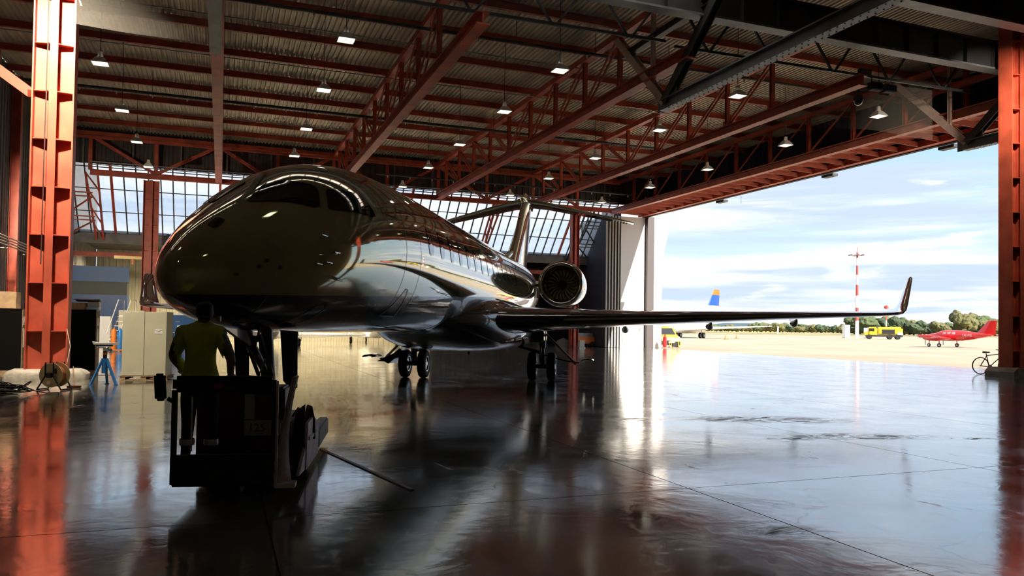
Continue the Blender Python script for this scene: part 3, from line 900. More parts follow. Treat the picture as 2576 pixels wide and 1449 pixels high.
def patch4(name, c, m, off=.006, n=10, parent=jet, mirror=False, rnd=.10):
    """curved pane on the hull; c = four (station, angle) corners, corners softened"""
    mb = MB()
    (a, b_, d, e) = c      # TL TR BR BL
    def P(u, v):
        s = (a[0]*(1-u)+b_[0]*u)*(1-v) + (e[0]*(1-u)+d[0]*u)*v
        f = (a[1]*(1-u)+b_[1]*u)*(1-v) + (e[1]*(1-u)+d[1]*u)*v
        if mirror: f = 180 - f
        return fus(s, radians(f), off)
    vs = []
    for i in range(n + 1):
        for j in range(n + 1):
            u, v = j / n, i / n
            # squeeze the corners for rounded ends
            x, y = 2*u-1, 2*v-1
            ax, ay = abs(x), abs(y)
            k = 1 - rnd * (ax*ay)**6
            vs.append(P((x*k+1)/2, (y*k+1)/2))
    mb.add(vs, [(i*(n+1)+j, i*(n+1)+j+1, (i+1)*(n+1)+j+1, (i+1)*(n+1)+j) for i in range(n) for j in range(n)])
    return mb.build(name, m, parent, True)
def grow(c, ds, df):
    cs = sum(x[0] for x in c)/4; cf = sum(x[1] for x in c)/4
    return [(x[0] + (ds if x[0] > cs else -ds), x[1] + (df if x[1] > cf else -df)) for x in c]
FRAME = mat('windshield_frame', (.03, .028, .02), .3, .3)
WSF = [(1.85, 83), (2.25, 56), (1.92, 38.5), (1.12, 75)]
WSS = [(2.34, 51.5), (3.07, 40), (3.16, 22), (2.05, 36.5)]
for mir in (False, True):
    for c in (WSF, WSS):
        p = patch4('windshield_pane', c, GLASSDK, .010, 12, fo, mir)
def oval(name, s0, f0, hs, hf, m, off, parent=fo, mirror=False, n=28, pw=3.2):
    mb = MB(); vs = []
    for r in (.001, .35, .7, 1.0):
        for k in range(n):
            a = 2 * pi * k / n
            x = (abs(cos(a)) ** (2 / pw)) * (1 if cos(a) >= 0 else -1)
            y = (abs(sin(a)) ** (2 / pw)) * (1 if sin(a) >= 0 else -1)
            f = f0 + y * hf * r
            vs.append(fus(s0 + x * hs * r, radians(180 - f if mirror else f), off))
    mb.add(vs, [(i*n+k, i*n+(k+1) % n, (i+1)*n+(k+1) % n, (i+1)*n+k) for i in range(3) for k in range(n)])
    return mb.build(name, m, parent, True)
for k in range(14):
    for mir in (False, True):
        w = oval('cabin_window', 5.52 + .785 * k, 11.5, .165, 11.2, mat('window_rim', (.5, .46, .36), .15, .8), .004, fo, mir)
        oval('window_glass', 5.52 + .785 * k, 11.5, .145, 10.2, GLASSDK, .007, w, mir)
def strip(name, pts, width, m, off=.004, parent=fo, sub=8):
    P = []
    for (a, b_) in zip(pts[:-1], pts[1:]):
        for k in range(sub):
            f = k / sub
            P.append((a[0] + (b_[0]-a[0])*f, a[1] + (b_[1]-a[1])*f))
    P.append(pts[-1])
    Q = [fus(s, radians(f), off) for s, f in P]
    vs = []
    for i, q in enumerate(Q):
        d = (Q[min(i+1, len(Q)-1)] - Q[max(i-1, 0)]).normalized()
        n = (fus(P[i][0], radians(P[i][1]), off + .01) - q).normalized()
        s_ = d.cross(n).normalized() * width / 2
        vs += [q - s_, q + s_]
    return MB().add(vs, [(2*i, 2*i+1, 2*i+3, 2*i+2) for i in range(len(Q)-1)]).build(name, m, parent, True)
door = strip('entry_door_seam', [(4.98, 27), (4.9, 15), (4.88, 5), (4.92, -8), (5.0, -22), (5.15, -38), (5.36, -52)], .012, LINE)
strip('seam', [(4.22, 30), (4.16, 12), (4.16, -10), (4.22, -28), (4.3, -42), (4.3, -52)], .012, LINE, parent=door)
strip('seam', [(4.98, 27), (4.6, 30), (4.22, 30)], .012, LINE, parent=door)
strip('door_handle_frame', [(4.55, -27), (4.68, -27.5), (5.07, -52), (4.35, -52), (4.55, -27)], .03, LINEL, .006)
strip('hull_seam', [(4.5, 88), (4.5, 60), (4.46, 30)], .010, LINE)
strip('hull_seam', [(5.05, 88), (5.02, 60), (4.98, 28)], .010, LINE)
for f in (33, 45):
    strip('hull_seam', [(3.3, f), (18, f)], .006, mat('faint_seam', (.20, .18, .11), .3, .5), parent=fo, sub=24)
strip('radome_seam', [(.95, -70), (.93, -35), (.92, 0), (.92, 40), (.93, 88), (.93, 130)], .007, mat('faint_seam', (.2, .18, .11)), parent=fo)
strip('access_panel_rim', [(1.62, -66), (1.75, -50), (1.9, -39), (2.05, -36.5), (2.15, -42), (2.1, -55), (1.95, -64)], .02, mat('dim_panel_rim', (.12, .11, .10), .4, .5))
oval('nose_vent', .62, 74, .09, 6.0, GLASSDK, .008, fo, pw=4)
# pitot tubes and angle-of-attack vanes on the left cheek
for s, f in ((1.69, 18.5), (1.53, .5), (1.86, 6), (1.70, 0.5), (1.95, -13.5)):
    for mir in (False, True):
        ff = 180 - f if mir else f
        a = fus(s, radians(ff), -.01); b_ = fus(s, radians(ff), .10)
        pb = MB().tube([a, b_], [.022, .014], 8).build('pitot_probe', CHROME, fo, True)
        MB().tube([b_ + V((0, .02, 0)), b_ + V((0, -.14, 0))], [.014, .008], 8).build('tip', CHROME, pb, True)
for s, f in ((.48, -1.5), (.74, 5), (1.0, 1.5), (.84, 9.5)):
    oval('static_port', s, f, .03, 1.8, LINE, .005, fo, pw=2)
strip('window_brow', [(2.55, 80), (3.0, 66), (3.35, 50), (3.5, 36), (3.45, 26)], .02, mat('brow_seam', (.36, .32, .2), .2, .8))

# --- wing-body fairing
FS = [(9.0, .70, 1.62, 2.0), (9.8, 1.10, 1.50, 2.2), (10.6, 1.46, 1.30, 2.38), (11.5, 1.70, 1.12, 2.50), (12.6, 1.86, 1.0, 2.56), (14.2, 1.92, .95, 2.56), (16.6, 1.92, .94, 2.5), (18.4, 1.78, 1.02, 2.38), (20, 1.45, 1.25, 2.2), (21.4, .9, 1.62, 2.05)]
fS = [r[0] for r in FS]
fw_, fb_, ft_ = (Mono(fS, [r[k] for r in FS]) for k in (1, 2, 3))
mb = MB(); rs = []
for k in range(41):
    s = 9.0 + 12.4 * k / 40
    w, zb, zt = fw_(s), fb_(s), ft_(s); zc = zb + (zt - zb) * .52
    ring = []
    for j in range(64):
        a = 2 * pi * j / 64
        cx_, sx_ = cos(a), sin(a)
        e = .62 if sx_ < 0 else .8
        x = w * (abs(cx_) ** e) * (1 if cx_ >= 0 else -1)
        z = zc + (zt - zc if sx_ > 0 else zc - zb) * (abs(sx_) ** (.75 if sx_ < 0 else .95)) * (1 if sx_ >= 0 else -1)
        ring.append(V((x, s, z)))
    rs.append(ring)
mb.rings(rs).build('belly_fairing', JETPAINT, jet, True, sharp=70)

# --- wings
def foil(n=18, th=.12, camber=.012):
    pts = []
    for i in range(n + 1):
        x = .5 * (1 - cos(pi * i / n))
        y = 5 * th * (.2969*sqrt(x) - .126*x - .3516*x*x + .2843*x**3 - .1036*x**4)
        pts.append((x, y + camber * sin(pi * x)))
    for i in range(n - 1, 0, -1):
        x = .5 * (1 - cos(pi * i / n))
        y = 5 * th * (.2969*sqrt(x) - .126*x - .3516*x*x + .2843*x**3 - .1036*x**4)
        pts.append((x, -y * .95 + camber * sin(pi * x)))
    return pts
def wing_mesh(secs, sgn, axis='x'):
    """secs: (span, LE station, chord, z, thickness ratio, twist)"""
    mb = MB(); rs = []
    for sp, le, ch, z, th, tw in secs:
        ring = []
        for x, y in foil(18, th):
            dx, dz = x * ch, y * ch
            c, s = cos(tw), sin(tw)
            yy, zz = le + dx * c + dz * s, -dx * s + dz * c
            ring.append(V((sgn * sp, yy, z + zz)) if axis == 'x' else V((sgn * zz, yy, sp)))
        rs.append(ring)
    return mb.rings(rs)
WS_ = [(1.0, 10.4, 6.5, 1.80, .125, .035), (1.9, 11.15, 5.9, 1.83, .12, .03), (3.0, 11.95, 5.1, 1.87, .115, .02), (5.0, 13.35, 3.9, 1.93, .11, .01), (9.0, 16.1, 2.75, 2.09, .105, 0), (12.6, 18.6, 1.75, 2.22, .10, -.01), (13.3, 19.1, 1.55, 2.26, .10, -.01)]
for sg in (1, -1):
    wo_ = wing_mesh(WS_, sg).build('wing', JETNAVY, jet, True, sharp=50)
    WL = [((13.3, 19.1, 1.55, 2.26)), ((13.52, 19.3, 1.38, 2.29)), ((13.68, 19.5, 1.25, 2.40)), ((13.80, 19.72, 1.12, 2.60)), ((14.02, 20.15, .86, 3.05)), ((14.22, 20.55, .62, 3.50)), ((14.27, 20.72, .45, 3.56))]
    mbw = MB(); rs = []
    for i, (x, le, ch, z) in enumerate(WL):
        cant = [0, .35, .75, 1.1, 1.16, 1.16, 1.16][i]
        rs.append([V((sg * (x - sin(cant) * py * ch), le + pxx * ch, z + cos(cant) * py * ch)) for pxx, py in foil(18, .10)])
    mbw.rings(rs).build('winglet', mat('winglet_silver', (.72, .74, .76), .08, .9, 1), wo_, True, sharp=50)
    # flap track fairings under the wing
    for sp, st_, ln, z in ((4.6, 16.4, 1.7, 1.72), (7.2, 16.9, 1.5, 1.86), (10.0, 18.3, 1.2, 2.0)):
        MB().tube([(sg*sp, st_, z + .02), (sg*sp, st_ + ln*.25, z - .1), (sg*sp, st_ + ln*.6, z - .1), (sg*sp, st_ + ln, z + .04)], [.02, .11, .11, .02], 12).build('flap_fairing', JETNAVY, wo_, True)
    MB().bar((sg*3.1, 11.93, 1.87), (sg*12.9, 18.72, 2.23), .03, .05).build('leading_edge_glint', LINEL, wo_)  # pale bar stands in for the highlight along the leading edge

# --- engines
BLADE = mat('fan_blade', (.42, .40, .34), .3, .9)
for sg in (1, -1):
    cx_, cz_ = sg * 2.25, 3.25
    outer = [(.70, 0), (.745, -.05), (.80, .02), (.845, .22), (.87, .6), (.875, 1.2), (.85, 2.2), (.76, 3.2), (.62, 4.1), (.60, 4.1), (.58, 3.6)]
    nac = MB().lathe([(r, a) for r, a in outer[3:]], (cx_, 20.6, cz_), (0, 1, 0), 64, False).build('engine_nacelle', JETGOLD, jet, True, sharp=60)
    MB().lathe([(.60, .50), (.615, .25), (.645, .08), (.685, -.015), (.72, -.045), (.76, -.035), (.80, .02), (.835, .12), (.8465, .22)], (cx_, 20.6, cz_), (0, 1, 0), 64, False).build('inlet_lip', LIP, nac, True, sharp=80)
    MB().lathe([(.60, .50), (.60, 1.3), (.2, 1.32)], (cx_, 20.6, cz_), (0, 1, 0), 48, False).build('inlet_duct', mat('inlet_duct_skin', (.72, .62, .36), .4, .3), nac, True)
    MB().lathe([(.005, .52), (.06, .56), (.12, .66), (.165, .82), (.17, 1.0)], (cx_, 20.6, cz_), (0, 1, 0), 24).build('spinner', mat('spinner_grey', (.05, .05, .055), .3, .4), nac, True)
    # one swept fan blade, copied round the hub
    vs = []; nb = 8
    for i in range(nb + 1):
        f = i / nb; r = .15 + (.595 - .15) * f
        tw = radians(35 + 28 * f); ch = .13 + .10 * f - .05 * f**3
        sw = .10 * sin(pi * f * .9) + .04 * f
        for e in (-.5, .5):
            vs.append(V((ch * e * sin(tw) * 1.15 + sw * 0.9, .82 + ch * e * cos(tw), r)))
    bm_ = MB().add(vs, [(2*i, 2*i+1, 2*i+3, 2*i+2) for i in range(nb)]).mesh('fan_blade', BLADE, True)
    for k in range(22):
        o = link('fan_blade', bm_, nac, (cx_, 20.6, cz_), (0, 2 * pi * k / 22, 0))
        md = o.modifiers.new('thick', 'SOLIDIFY'); md.thickness = .012
    mbp = MB(); rs = []
    for x, le, ch, z in ((.95, 21.6, 2.6, 3.28), (1.5, 21.5, 2.5, 3.27)):
        rs.append([V((sg * x, le + px_ * ch, z + py_ * ch)) for px_, py_ in foil(12, .11, 0)])
    mbp.rings(rs).build('pylon', JETGOLD, nac, True, sharp=50)
    MB().lathe([(.45, 3.6), (.4, 4.3), (.2, 4.9), (.02, 5.1)], (cx_, 20.6, cz_), (0, 1, 0), 24).build('exhaust_cone', ALU, nac, True)

# --- tail
fin = wing_mesh([(3.9, 21.6, 6.6, 0, .10, 0), (4.5, 22.9, 5.4, 0, .10, 0), (5.6, 24.6, 4.2, 0, .10, 0), (7.15, 26.45, 3.0, 0, .10, 0), (7.5, 26.75, 2.8, 0, .10, 0), (7.68, 26.95, 2.5, 0, .06, 0)], 1, 'z').build('tail_fin', mat('fin_pale_gold', (.62, .57, .44), .10, .7, 1), jet, True, sharp=60)
MB().tube([(0, 26.2, 7.36), (0, 26.32, 7.37), (0, 26.7, 7.38), (0, 27.6, 7.40), (0, 29.2, 7.36), (0, 30.0, 7.30)], [.02, .10, .17, .19, .15, .02], 20).build('tail_bullet', JETGOLD, fin, True)
MB().tube([(0, 22.1, 4.36), (0, 22.25, 4.40), (0, 22.9, 4.55), (0, 23.7, 4.75)], [.09, .12, .13, .06], 16).build('air_scoop', mat('scoop_white', (.75, .74, .70), .2, .2, .6), fin, True)
for sg in (1, -1):
    wing_mesh([(.05, 26.9, 2.6, 7.36, .10, 0), (.8, 27.35, 2.3, 7.30, .10, 0), (4.6, 29.75, 1.15, 6.76, .09, 0), (4.9, 30.05, .75, 6.73, .06, 0)], sg).build('tailplane', JETGOLD, fin, True, sharp=50)
MB().tube([(0, 24.4, 5.3), (.34, 24.5, 5.3)], .015, 8).build('static_probe', CHROME, fin)
MB().tube([(0, 8.2, 4.19), (0, 8.35, 4.34), (0, 8.6, 4.36), (0, 8.9, 4.19)], [.03, .05, .05, .02], 8).build('antenna', WHITE, fo, True)
MB().prism([(11.6, 4.15), (12.2, 4.15), (12.15, 4.42), (11.95, 4.42)], .03, (0, 0, 0), (0, 1, 0), (0, 0, 1)).build('antenna', WHITE, fo)
MB().tube([(0, 15.2, .96), (0, 15.2, .82)], [.05, .03], 8).build('belly_drain', DARKST, fo)
MB().tube([(.9, 16.8, .98), (.9, 16.8, .84)], [.025, .02], 8).build('belly_drain', WHITE, fo)

# --- undercarriage
def wheel_set(parent, x, y, z, r, w, side=1):
    p = [(r*.55, -w*.46), (r*.80, -w*.5), (r*.95, -w*.40), (r, -w*.22), (r, w*.22), (r*.95, w*.40), (r*.80, w*.5), (r*.55, w*.46)]
    ty = MB().lathe(p, (x, y, z), (1, 0, 0), 36, False).build('tyre', TYRE, parent, True, sharp=70)
    for sx in (-1, 1):
        MB().lathe([(r*.56, sx*w*.44), (r*.50, sx*w*.42), (r*.44, sx*w*.26), (r*.2, sx*w*.24), (r*.18, sx*w*.40), (r*.02, sx*w*.42)], (x, y, z), (1, 0, 0), 24, False).build('rim', ALU, ty, True)
    return ty
GEARM = mat('gear_grey_paint', (.20, .20, .20), .4, .3)
for sg in (1, -1):
    gx = sg * 2.05
    g = MB().tube([(gx, 16.6, .44), (gx, 16.6, 1.0), (gx, 16.55, 1.05), (gx, 16.5, 1.95)], [.075, .075, .12, .13], 16).build('main_gear', GEARM, jet, True)
    MB().tube([(gx - .33, 16.6, .445), (gx + .33, 16.6, .445)], .07, 14).build('axle', GEARM, g, True)
    for dx in (-.30, .30):
        wheel_set(g, gx + dx, 16.6, .445, .445, .27)
    MB().tube([(gx, 16.62, .85), (sg * 1.0, 16.62, 1.15)], .05, 10).build('side_brace', DARKST, g, True)
    MB().tube([(gx + sg*.05, 16.6, .80), (gx + sg*.75, 16.6, .62), (gx + sg*1.15, 16.6, .58)], .022, 8).build('door_link', DARKST, g, True)
    MB().tube([(gx + sg*.12, 16.55, 1.45), (gx + sg*1.05, 16.6, .52)], .04, 10).build('drag_brace', ALU, g, True)
    MB().tube([(gx - .05, 16.45, .62), (gx - .03, 16.42, 1.1)], .035, 8).build('torque_link', GEARM, g, True)
    d_ = MB()
    for i in range(7):
        pass
    vs = []
    for i in range(9):
        a = -1.1 + 2.2 * i / 8
        for y in (16.15, 17.1):
            vs.append(V((gx + sg * (1.22 + .20 * (1 + sin(a)) ), y, .60 + .12 * cos(a))))
    o = MB().add(vs, [(2*i, 2*i+1, 2*i+3, 2*i+2) for i in range(8)]).build('gear_door', CHROME if sg > 0 else JETNAVY, g, True)
    md = o.modifiers.new('thick', 'SOLIDIFY'); md.thickness = .03
    MB().box((gx - sg*.15, 16.5, 1.45), (.5, 1.0, .5)).build('wheel_well_lip', JETNAVY, g, bevel=.06)
# right inboard gear door hanging like a wing flap
MB().prism([(-3.1, .52), (-2.55, .78), (-2.35, .95), (-2.3, .88), (-2.5, .62), (-2.72, .45), (-2.85, .52)], .9, (0, 16.4, 0), (1, 0, 0), (0, 0, 1)).build('gear_door_panel', JETNAVY, jet, bevel=.01)
ng = MB().tube([(0, 2.35, .34), (0, 2.32, .85), (0, 2.28, .9), (0, 2.1, 1.9)], [.06, .06, .09, .10], 14).build('nose_gear', GEARM, jet, True)
for dx in (-.17, .17):
    wheel_set(ng, dx, 2.37, .27, .265, .17)
MB().tube([(-.25, 2.37, .27), (.25, 2.37, .27)], .04, 10).build('axle', GEARM, ng)
MB().tube([(0, 2.3, .95), (-.05, 1.55, 1.72)], [.05, .06], 10).build('drag_brace', GEARM, ng, True)
MB().tube([(-.1, 2.2, 1.0), (-.12, 1.7, 1.68)], .025, 8).build('actuator', CHROME, ng, True)
MB().tube([(.1, 2.2, .95), (.1, 1.85, 1.6)], .02, 8).build('actuator', CHROME, ng, True)
MB().tube([(0, 2.18, .86), (0, 2.1, .70), (0, 2.2, .52)], .022, 8).build('torque_link', CHROME, ng, True)
for dx in (-.16, .06):
    MB().lathe([(.02, -.04), (.075, -.03), (.08, .02), (.03, .10)], (dx, 2.14, .92), (0, 1, 0), 18).build('taxi_lamp', mat('amber_lens', (.16, .06, .03), .15), ng, True)
for k in range(5):
    MB().tube([(.05 * sin(k * 2.1), 2.05 - .05 * k, 1.05 + .1 * k), (.12 * cos(k * 1.7), 1.95 - .04 * k, 1.25 + .09 * k)], .018, 6).build('hose', CHROME, ng, True)
NGD = mat('gear_door_black', (.006, .006, .008), .95, spec=.05)
MB().prism([(1.95, 1.60), (2.36, 1.58), (2.38, .84), (2.26, .82), (2.05, .95)], .03, (.20, 0, 0), (.06, 1, 0), (0, 0, 1)).build('nose_gear_door', NGD, ng)
MB().prism([(1.95, 1.60), (2.36, 1.58), (2.38, .84), (2.26, .82), (2.05, .95)], .03, (-.20, 0, 0), (-.06, 1, 0), (0, 0, 1)).build('nose_gear_door', NGD, ng)
MB().prism([(1.0, 1.66), (2.0, 1.56), (1.7, 1.40)], .05, (0, 0, 0), (0, 1, 0), (0, 0, 1)).build('forward_gear_door', JETNAVY, ng)

# ================================================================ towing tractor and driver
tug = thing('aircraft_tug', 'dark aircraft tow tractor with open driver stand under the jet nose', 'tow tractor', (.06, 7.62, 0), radians(-12))
TUGRED = mat('tug_maroon_paint', (.085, .022, .026), .45)
TUGPINK = mat('tug_guard_lit_pink', (.74, .60, .66), .4, .1, 0, .35, 6)  # pale pink holds the door light falling on these plates
TUGGREY = mat('tug_grey_plate', (.55, .50, .46), .5)
MB().b2((-.48, 0, .17), (.44, .10, .46)).build('rear_skirt', TUGDARK, tug, bevel=.02)
MB().b2((-.48, .10, .20), (.44, .85, .25)).build('driver_platform', TUGDARK, tug)
MB().b2((-.47, -.02, 1.04), (.45, .10, 1.19)).build('backrest', BLACK, tug, bevel=.035)
MB().b2((-.10, -.028, 1.08), (-.02, -.02, 1.12)).build('rear_lamp', mat('red_lens', (.30, .02, .015), .25), tug)
for x in (-.455, .435):
    MB().b2((x - .02, .01, .4), (x + .02, .07, 1.06)).build('rear_post', TUGDARK, tug)
MB().b2((.46, .0, .5), (.475, .02, 1.15)).build('chrome_trim', ALU, tug)
MB().b2((-.30, .0, .5), (-.288, .02, 1.0)).build('chrome_trim', ALU, tug)
MB().prism([(-.045, -.13), (.045, -.13), (.03, .12), (-.06, .12)], .09, (-.58, .05, 1.09), (1, 0, 0), (0, 0, 1)).build('side_pad', BLACK, tug, bevel=.02)
MB().tube([(-.52, .05, .98), (-.47, .05, .95)], .02, 8).build('pad_bracket', TUGDARK, tug)
MB().b2((-.46, .86, .18), (.42, 1.30, 1.02)).build('console', TUGRED, tug, bevel=.02)
MB().b2((-.30, .84, .98), (.30, 1.0, 1.10)).build('control_panel', TUGDARK, tug, bevel=.02)
MB().tube([(-.2, .80, 1.12), (0, .74, 1.14), (.2, .80, 1.12)], .018, 8).build('steering_bar', BLACK, tug, True)
plate = MB().b2((.02, .845, .52), (.41, .858, .68)).build('number_plate', TUGGREY, tug)
text('125', .115, mat('tug_number_black', (.008, .008, .008), .5), plate, (.145, .842, .60), (pi / 2, 0, 0), 'lettering')
MB().b2((.02, .845, .69), (.12, .856, .95)).build('notice_plate', TUGGREY, tug)
for x in (-.02, .30):
    MB().b2((x, .83, .30), (x + .012, .845, .98)).build('panel_rib', TUGRED, tug)
MB().b2((-.42, 1.30, .16), (.40, 2.4, .62)).build('engine_cover', TUGRED, tug, bevel=.04)
MB().b2((-.58, 1.4, .12), (.58, 2.7, .40)).build('chassis', TUGDARK, tug, bevel=.03)
for sg in (-1, 1):
    # lifting cradle arms either side of the nose wheel
    MB().b2((sg * .55 - .07, 2.6, .10), (sg * .55 + .07, 4.0, .34)).build('cradle_arm', TUGDARK, tug, bevel=.02)
    for y in (1.9,):
        wt_ = MB().lathe([(.12, -.1), (.20, -.1), (.225, -.07), (.225, .07), (.20, .1), (.12, .1)], (sg * .46, y, .225), (1, 0, 0), 24).build('tyre', TYRE, tug, True)
        MB().lathe([(.11, sg * .06), (.02, sg * .09)], (sg * .46, y, .225), (1, 0, 0), 16).build('rim', GALV, wt_, True)
MB().lathe([(.10, -.08), (.19, -.08), (.205, -.05), (.205, .05), (.19, .08), (.10, .08)], (0, .5, .205), (1, 0, 0), 24).build('tyre', TYRE, tug, True)
# curved guard blade at the right rear corner
vs = []
for i in range(13):
    f = i / 12
    x = .44 + .13 * (f ** 2.0); y = .05 + .18 * f + .12 * sin(f * pi); z = .17 + 1.0 * f
    w = .10 * (1 - f) ** 2.5 + .04
    vs += [V((x, y - w * .2, z)), V((x + w, y + w * .6, z + .02))]
o = MB().add(vs, [(2*i, 2*i+1, 2*i+3, 2*i+2) for i in range(12)]).build('guard_blade', TUGPINK, tug, True)
md = o.modifiers.new('thick', 'SOLIDIFY'); md.thickness = .03
MB().b2((.45, .0, .15), (.64, .16, .19)).build('guard_foot', TUGPINK, tug)
MB().b2((.455, -.005, .2), (.475, .02, 1.12)).build('guard_edge', TUGPINK, tug)
# right side skirt plates of the cradle
MB().prism([(1.15, .10), (2.5, .07), (2.55, .48), (2.2, .52), (1.9, .60), (1.25, .60)], .03, (.605, 0, 0), (0, 1, 0), (0, 0, 1)).build('side_skirt', TUGPINK, tug)
MB().prism([(.62, .14), (1.17, .10), (1.19, .34)], .03, (.59, 0, 0), (0, 1, 0), (0, 0, 1)).build('skirt_corner', TUGPINK, tug)
MB().prism([(1.3, .40), (2.2, .36), (2.2, .40), (1.3, .44)], .02, (.63, 0, 0), (0, 1, 0), (0, 0, 1)).build('skirt_rail', WHITE, tug)
MB().prism([(1.9, .60), (2.2, .52), (2.22, .66), (2.0, .68)], .03, (.56, 0, 0), (0, 1, 0), (0, 0, 1)).build('side_flap', WHITE, tug)
MB().prism([(.42, .40), (.56, .40), (.56, .78), (.46, .70)], .03, (0, 1.5, 0), (1, 0, 0), (0, 0, 1)).build('side_flap', TUGRED, tug)
MB().prism([(.50, .52), (.61, .52), (.61, .72), (.54, .70)], .03, (0, 1.75, 0), (1, 0, 0), (0, 0, 1)).build('side_flap', TUGRED, tug)
MB().tube([(.56, 1.5, .62), (.58, 1.6, .75), (.60, 1.75, .72), (.63, 1.8, .55), (.64, 1.75, .35)], .015, 8).build('hose', BLACK, tug, True)
MB().tube([(.46, 1.2, .68), (.50, 1.35, .75), (.55, 1.5, .70)], .012, 8).build('hose', BLACK, tug, True)

def skin_body(name, joints, bones, parent, mats, pick, loc=(0, 0, 0), rotz=0, root='pelvis', sub=2):
    names = list(joints)
    me = bpy.data.meshes.new(name)
    me.from_pydata([joints[n][:3] for n in names], [(names.index(a), names.index(b_)) for a, b_ in bones], [])
    o = link(name + '_armature_mesh', me)
    sk = o.modifiers.new('skin', 'SKIN'); sk.branch_smoothing = .6
    layer = me.skin_vertices[0].data
    for i, n in enumerate(names):
        j = joints[n]
        layer[i].radius = (j[3], j[4] if len(j) > 4 else j[3])
        layer[i].use_root = (n == root)
    sb = o.modifiers.new('sub', 'SUBSURF'); sb.levels = sub; sb.render_levels = sub
    dg = bpy.context.evaluated_depsgraph_get()
    ev = o.evaluated_get(dg)
    m2 = bpy.data.meshes.new_from_object(ev)
    bpy.data.objects.remove(o)
    m2.name = name
    m2.materials.clear()
    for m in mats:
        m2.materials.append(m)
    for p in m2.polygons:
        p.material_index = pick(p.center)
        p.use_smooth = True
    b_ = link(name, m2, parent, loc, (0, 0, rotz))
    return b_, m2
J = {'pelvis': (0, 0, .90, .14, .12), 'waist': (0, 0, 1.03, .15, .12), 'chest': (0, 0, 1.20, .165, .12), 'upper': (0, -.005, 1.34, .13, .09), 'neck': (.0, .01, 1.42, .058), 'skull0': (.012, .03, 1.50, .080, .085),
     'skull1': (.018, .03, 1.575, .086, .098), 'skull2': (.015, .02, 1.635, .060, .07), 'nose': (.075, .105, 1.545, .022),
     'shR': (.17, 0, 1.355, .07), 'elR': (.29, -.02, 1.09, .050), 'wrR': (.24, .18, .93, .034), 'paR': (.235, .25, .905, .036),
     'shL': (-.17, 0, 1.355, .07), 'elL': (-.27, .02, 1.10, .050), 'wrL': (-.20, .20, .95, .034), 'paL': (-.19, .27, .93, .036),
     'hipR': (.10, 0, .84, .10), 'knR': (.11, .03, .48, .066), 'anR': (.11, -.01, .10, .045), 'toR': (.125, .15, .04, .042),
     'hipL': (-.10, 0, .84, .10), 'knL': (-.11, .03, .48, .066), 'anL': (-.12, -.01, .10, .045), 'toL': (-.135, .15, .04, .042)}
B = [('pelvis', 'waist'), ('waist', 'chest'), ('chest', 'upper'), ('upper', 'neck'), ('neck', 'skull0'), ('skull0', 'skull1'), ('skull1', 'skull2'), ('skull0', 'nose'),
     ('upper', 'shR'), ('shR', 'elR'), ('elR', 'wrR'), ('wrR', 'paR'), ('upper', 'shL'), ('shL', 'elL'), ('elL', 'wrL'), ('wrL', 'paL'),
     ('pelvis', 'hipR'), ('hipR', 'knR'), ('knR', 'anR'), ('anR', 'toR'), ('pelvis', 'hipL'), ('hipL', 'knL'), ('knL', 'anL'), ('anL', 'toL')]
for sd_, sg in (('R', 1), ('L', -1)):
    px_, py_, pz_ = J['pa' + sd_][:3]
    for k, (dx, ln) in enumerate(((-.028, .066), (-.009, .076), (.010, .072), (.028, .058))):
        a, b_ = 'f%s%da' % (sd_, k), 'f%s%db' % (sd_, k)
        J[a] = (px_ + dx, py_ + .05 + ln * .3, pz_ - .008, .009); J[b_] = (px_ + dx * .9, py_ + .05 + ln * .55, pz_ - .045, .008)
        B += [('pa' + sd_, a), (a, b_)]
    J['t%sa' % sd_] = (px_ - sg * .045, py_ + .02, pz_ - .005, .011); J['t%sb' % sd_] = (px_ - sg * .06, py_ + .055, pz_ - .02, .009)
    B += [('pa' + sd_, 't%sa' % sd_), ('t%sa' % sd_, 't%sb' % sd_)]
man = thing('person', 'driver in a yellow high-visibility vest standing on the tug, seen from behind', 'person', (-.17, 8.06, .25), radians(-14))
SKINM = mat('skin', (.36, .20, .14), .55)
SHIRT = mat('grey_shirt', (.20, .21, .23), .8)
TROUS = mat('dark_trousers', (.020, .021, .025), .8)
BOOT = mat('boot_black', (.012, .012, .012), .6)
def pick(c):
    if c.z > 1.43: return 0
    if c.z < .12: return 3
    if c.z < .88 and abs(c.x) < .2 and c.y < .2: return 2
    if abs(c.x) > .17 and c.z < 1.12: return 0
    return 1
body, bme = skin_body('body', J, B, man, [SKINM, SHIRT, TROUS, BOOT], pick)
def shell(name, src, keep, off, m, parent):
    bm = bmesh.new(); bm.from_mesh(src)
    bm.faces.ensure_lookup_table()
    bmesh.ops.delete(bm, geom=[f for f in bm.faces if not keep(f.calc_center_median())], context='FACES')
    seen = set(); isl = []
    for f in bm.faces:                       # keep the largest piece only
        if f in seen: continue
        st = [f]; grp = []; seen.add(f)
        while st:
            g = st.pop(); grp.append(g)
            for e in g.verts:
                for h in e.link_faces:
                    if h not in seen: seen.add(h); st.append(h)
        isl.append(grp)
    isl.sort(key=len)
    bmesh.ops.delete(bm, geom=[f for grp in isl[:-1] for f in grp], context='FACES')
    bmesh.ops.delete(bm, geom=[v_ for v_ in bm.verts if not v_.link_faces], context='VERTS')
    bm.normal_update()
    for v_ in bm.verts:
        v_.co += v_.normal * off
    me = bpy.data.meshes.new(name); bm.to_mesh(me); bm.free()
    me.materials.clear(); me.materials.append(m)
    for p in me.polygons: p.material_index = 0; p.use_smooth = True
    return link(name, me, parent)
VEST = mat('hi_vis_yellow', (.70, .80, .06), .7, 0, 0, .12, 12, .3, 9)
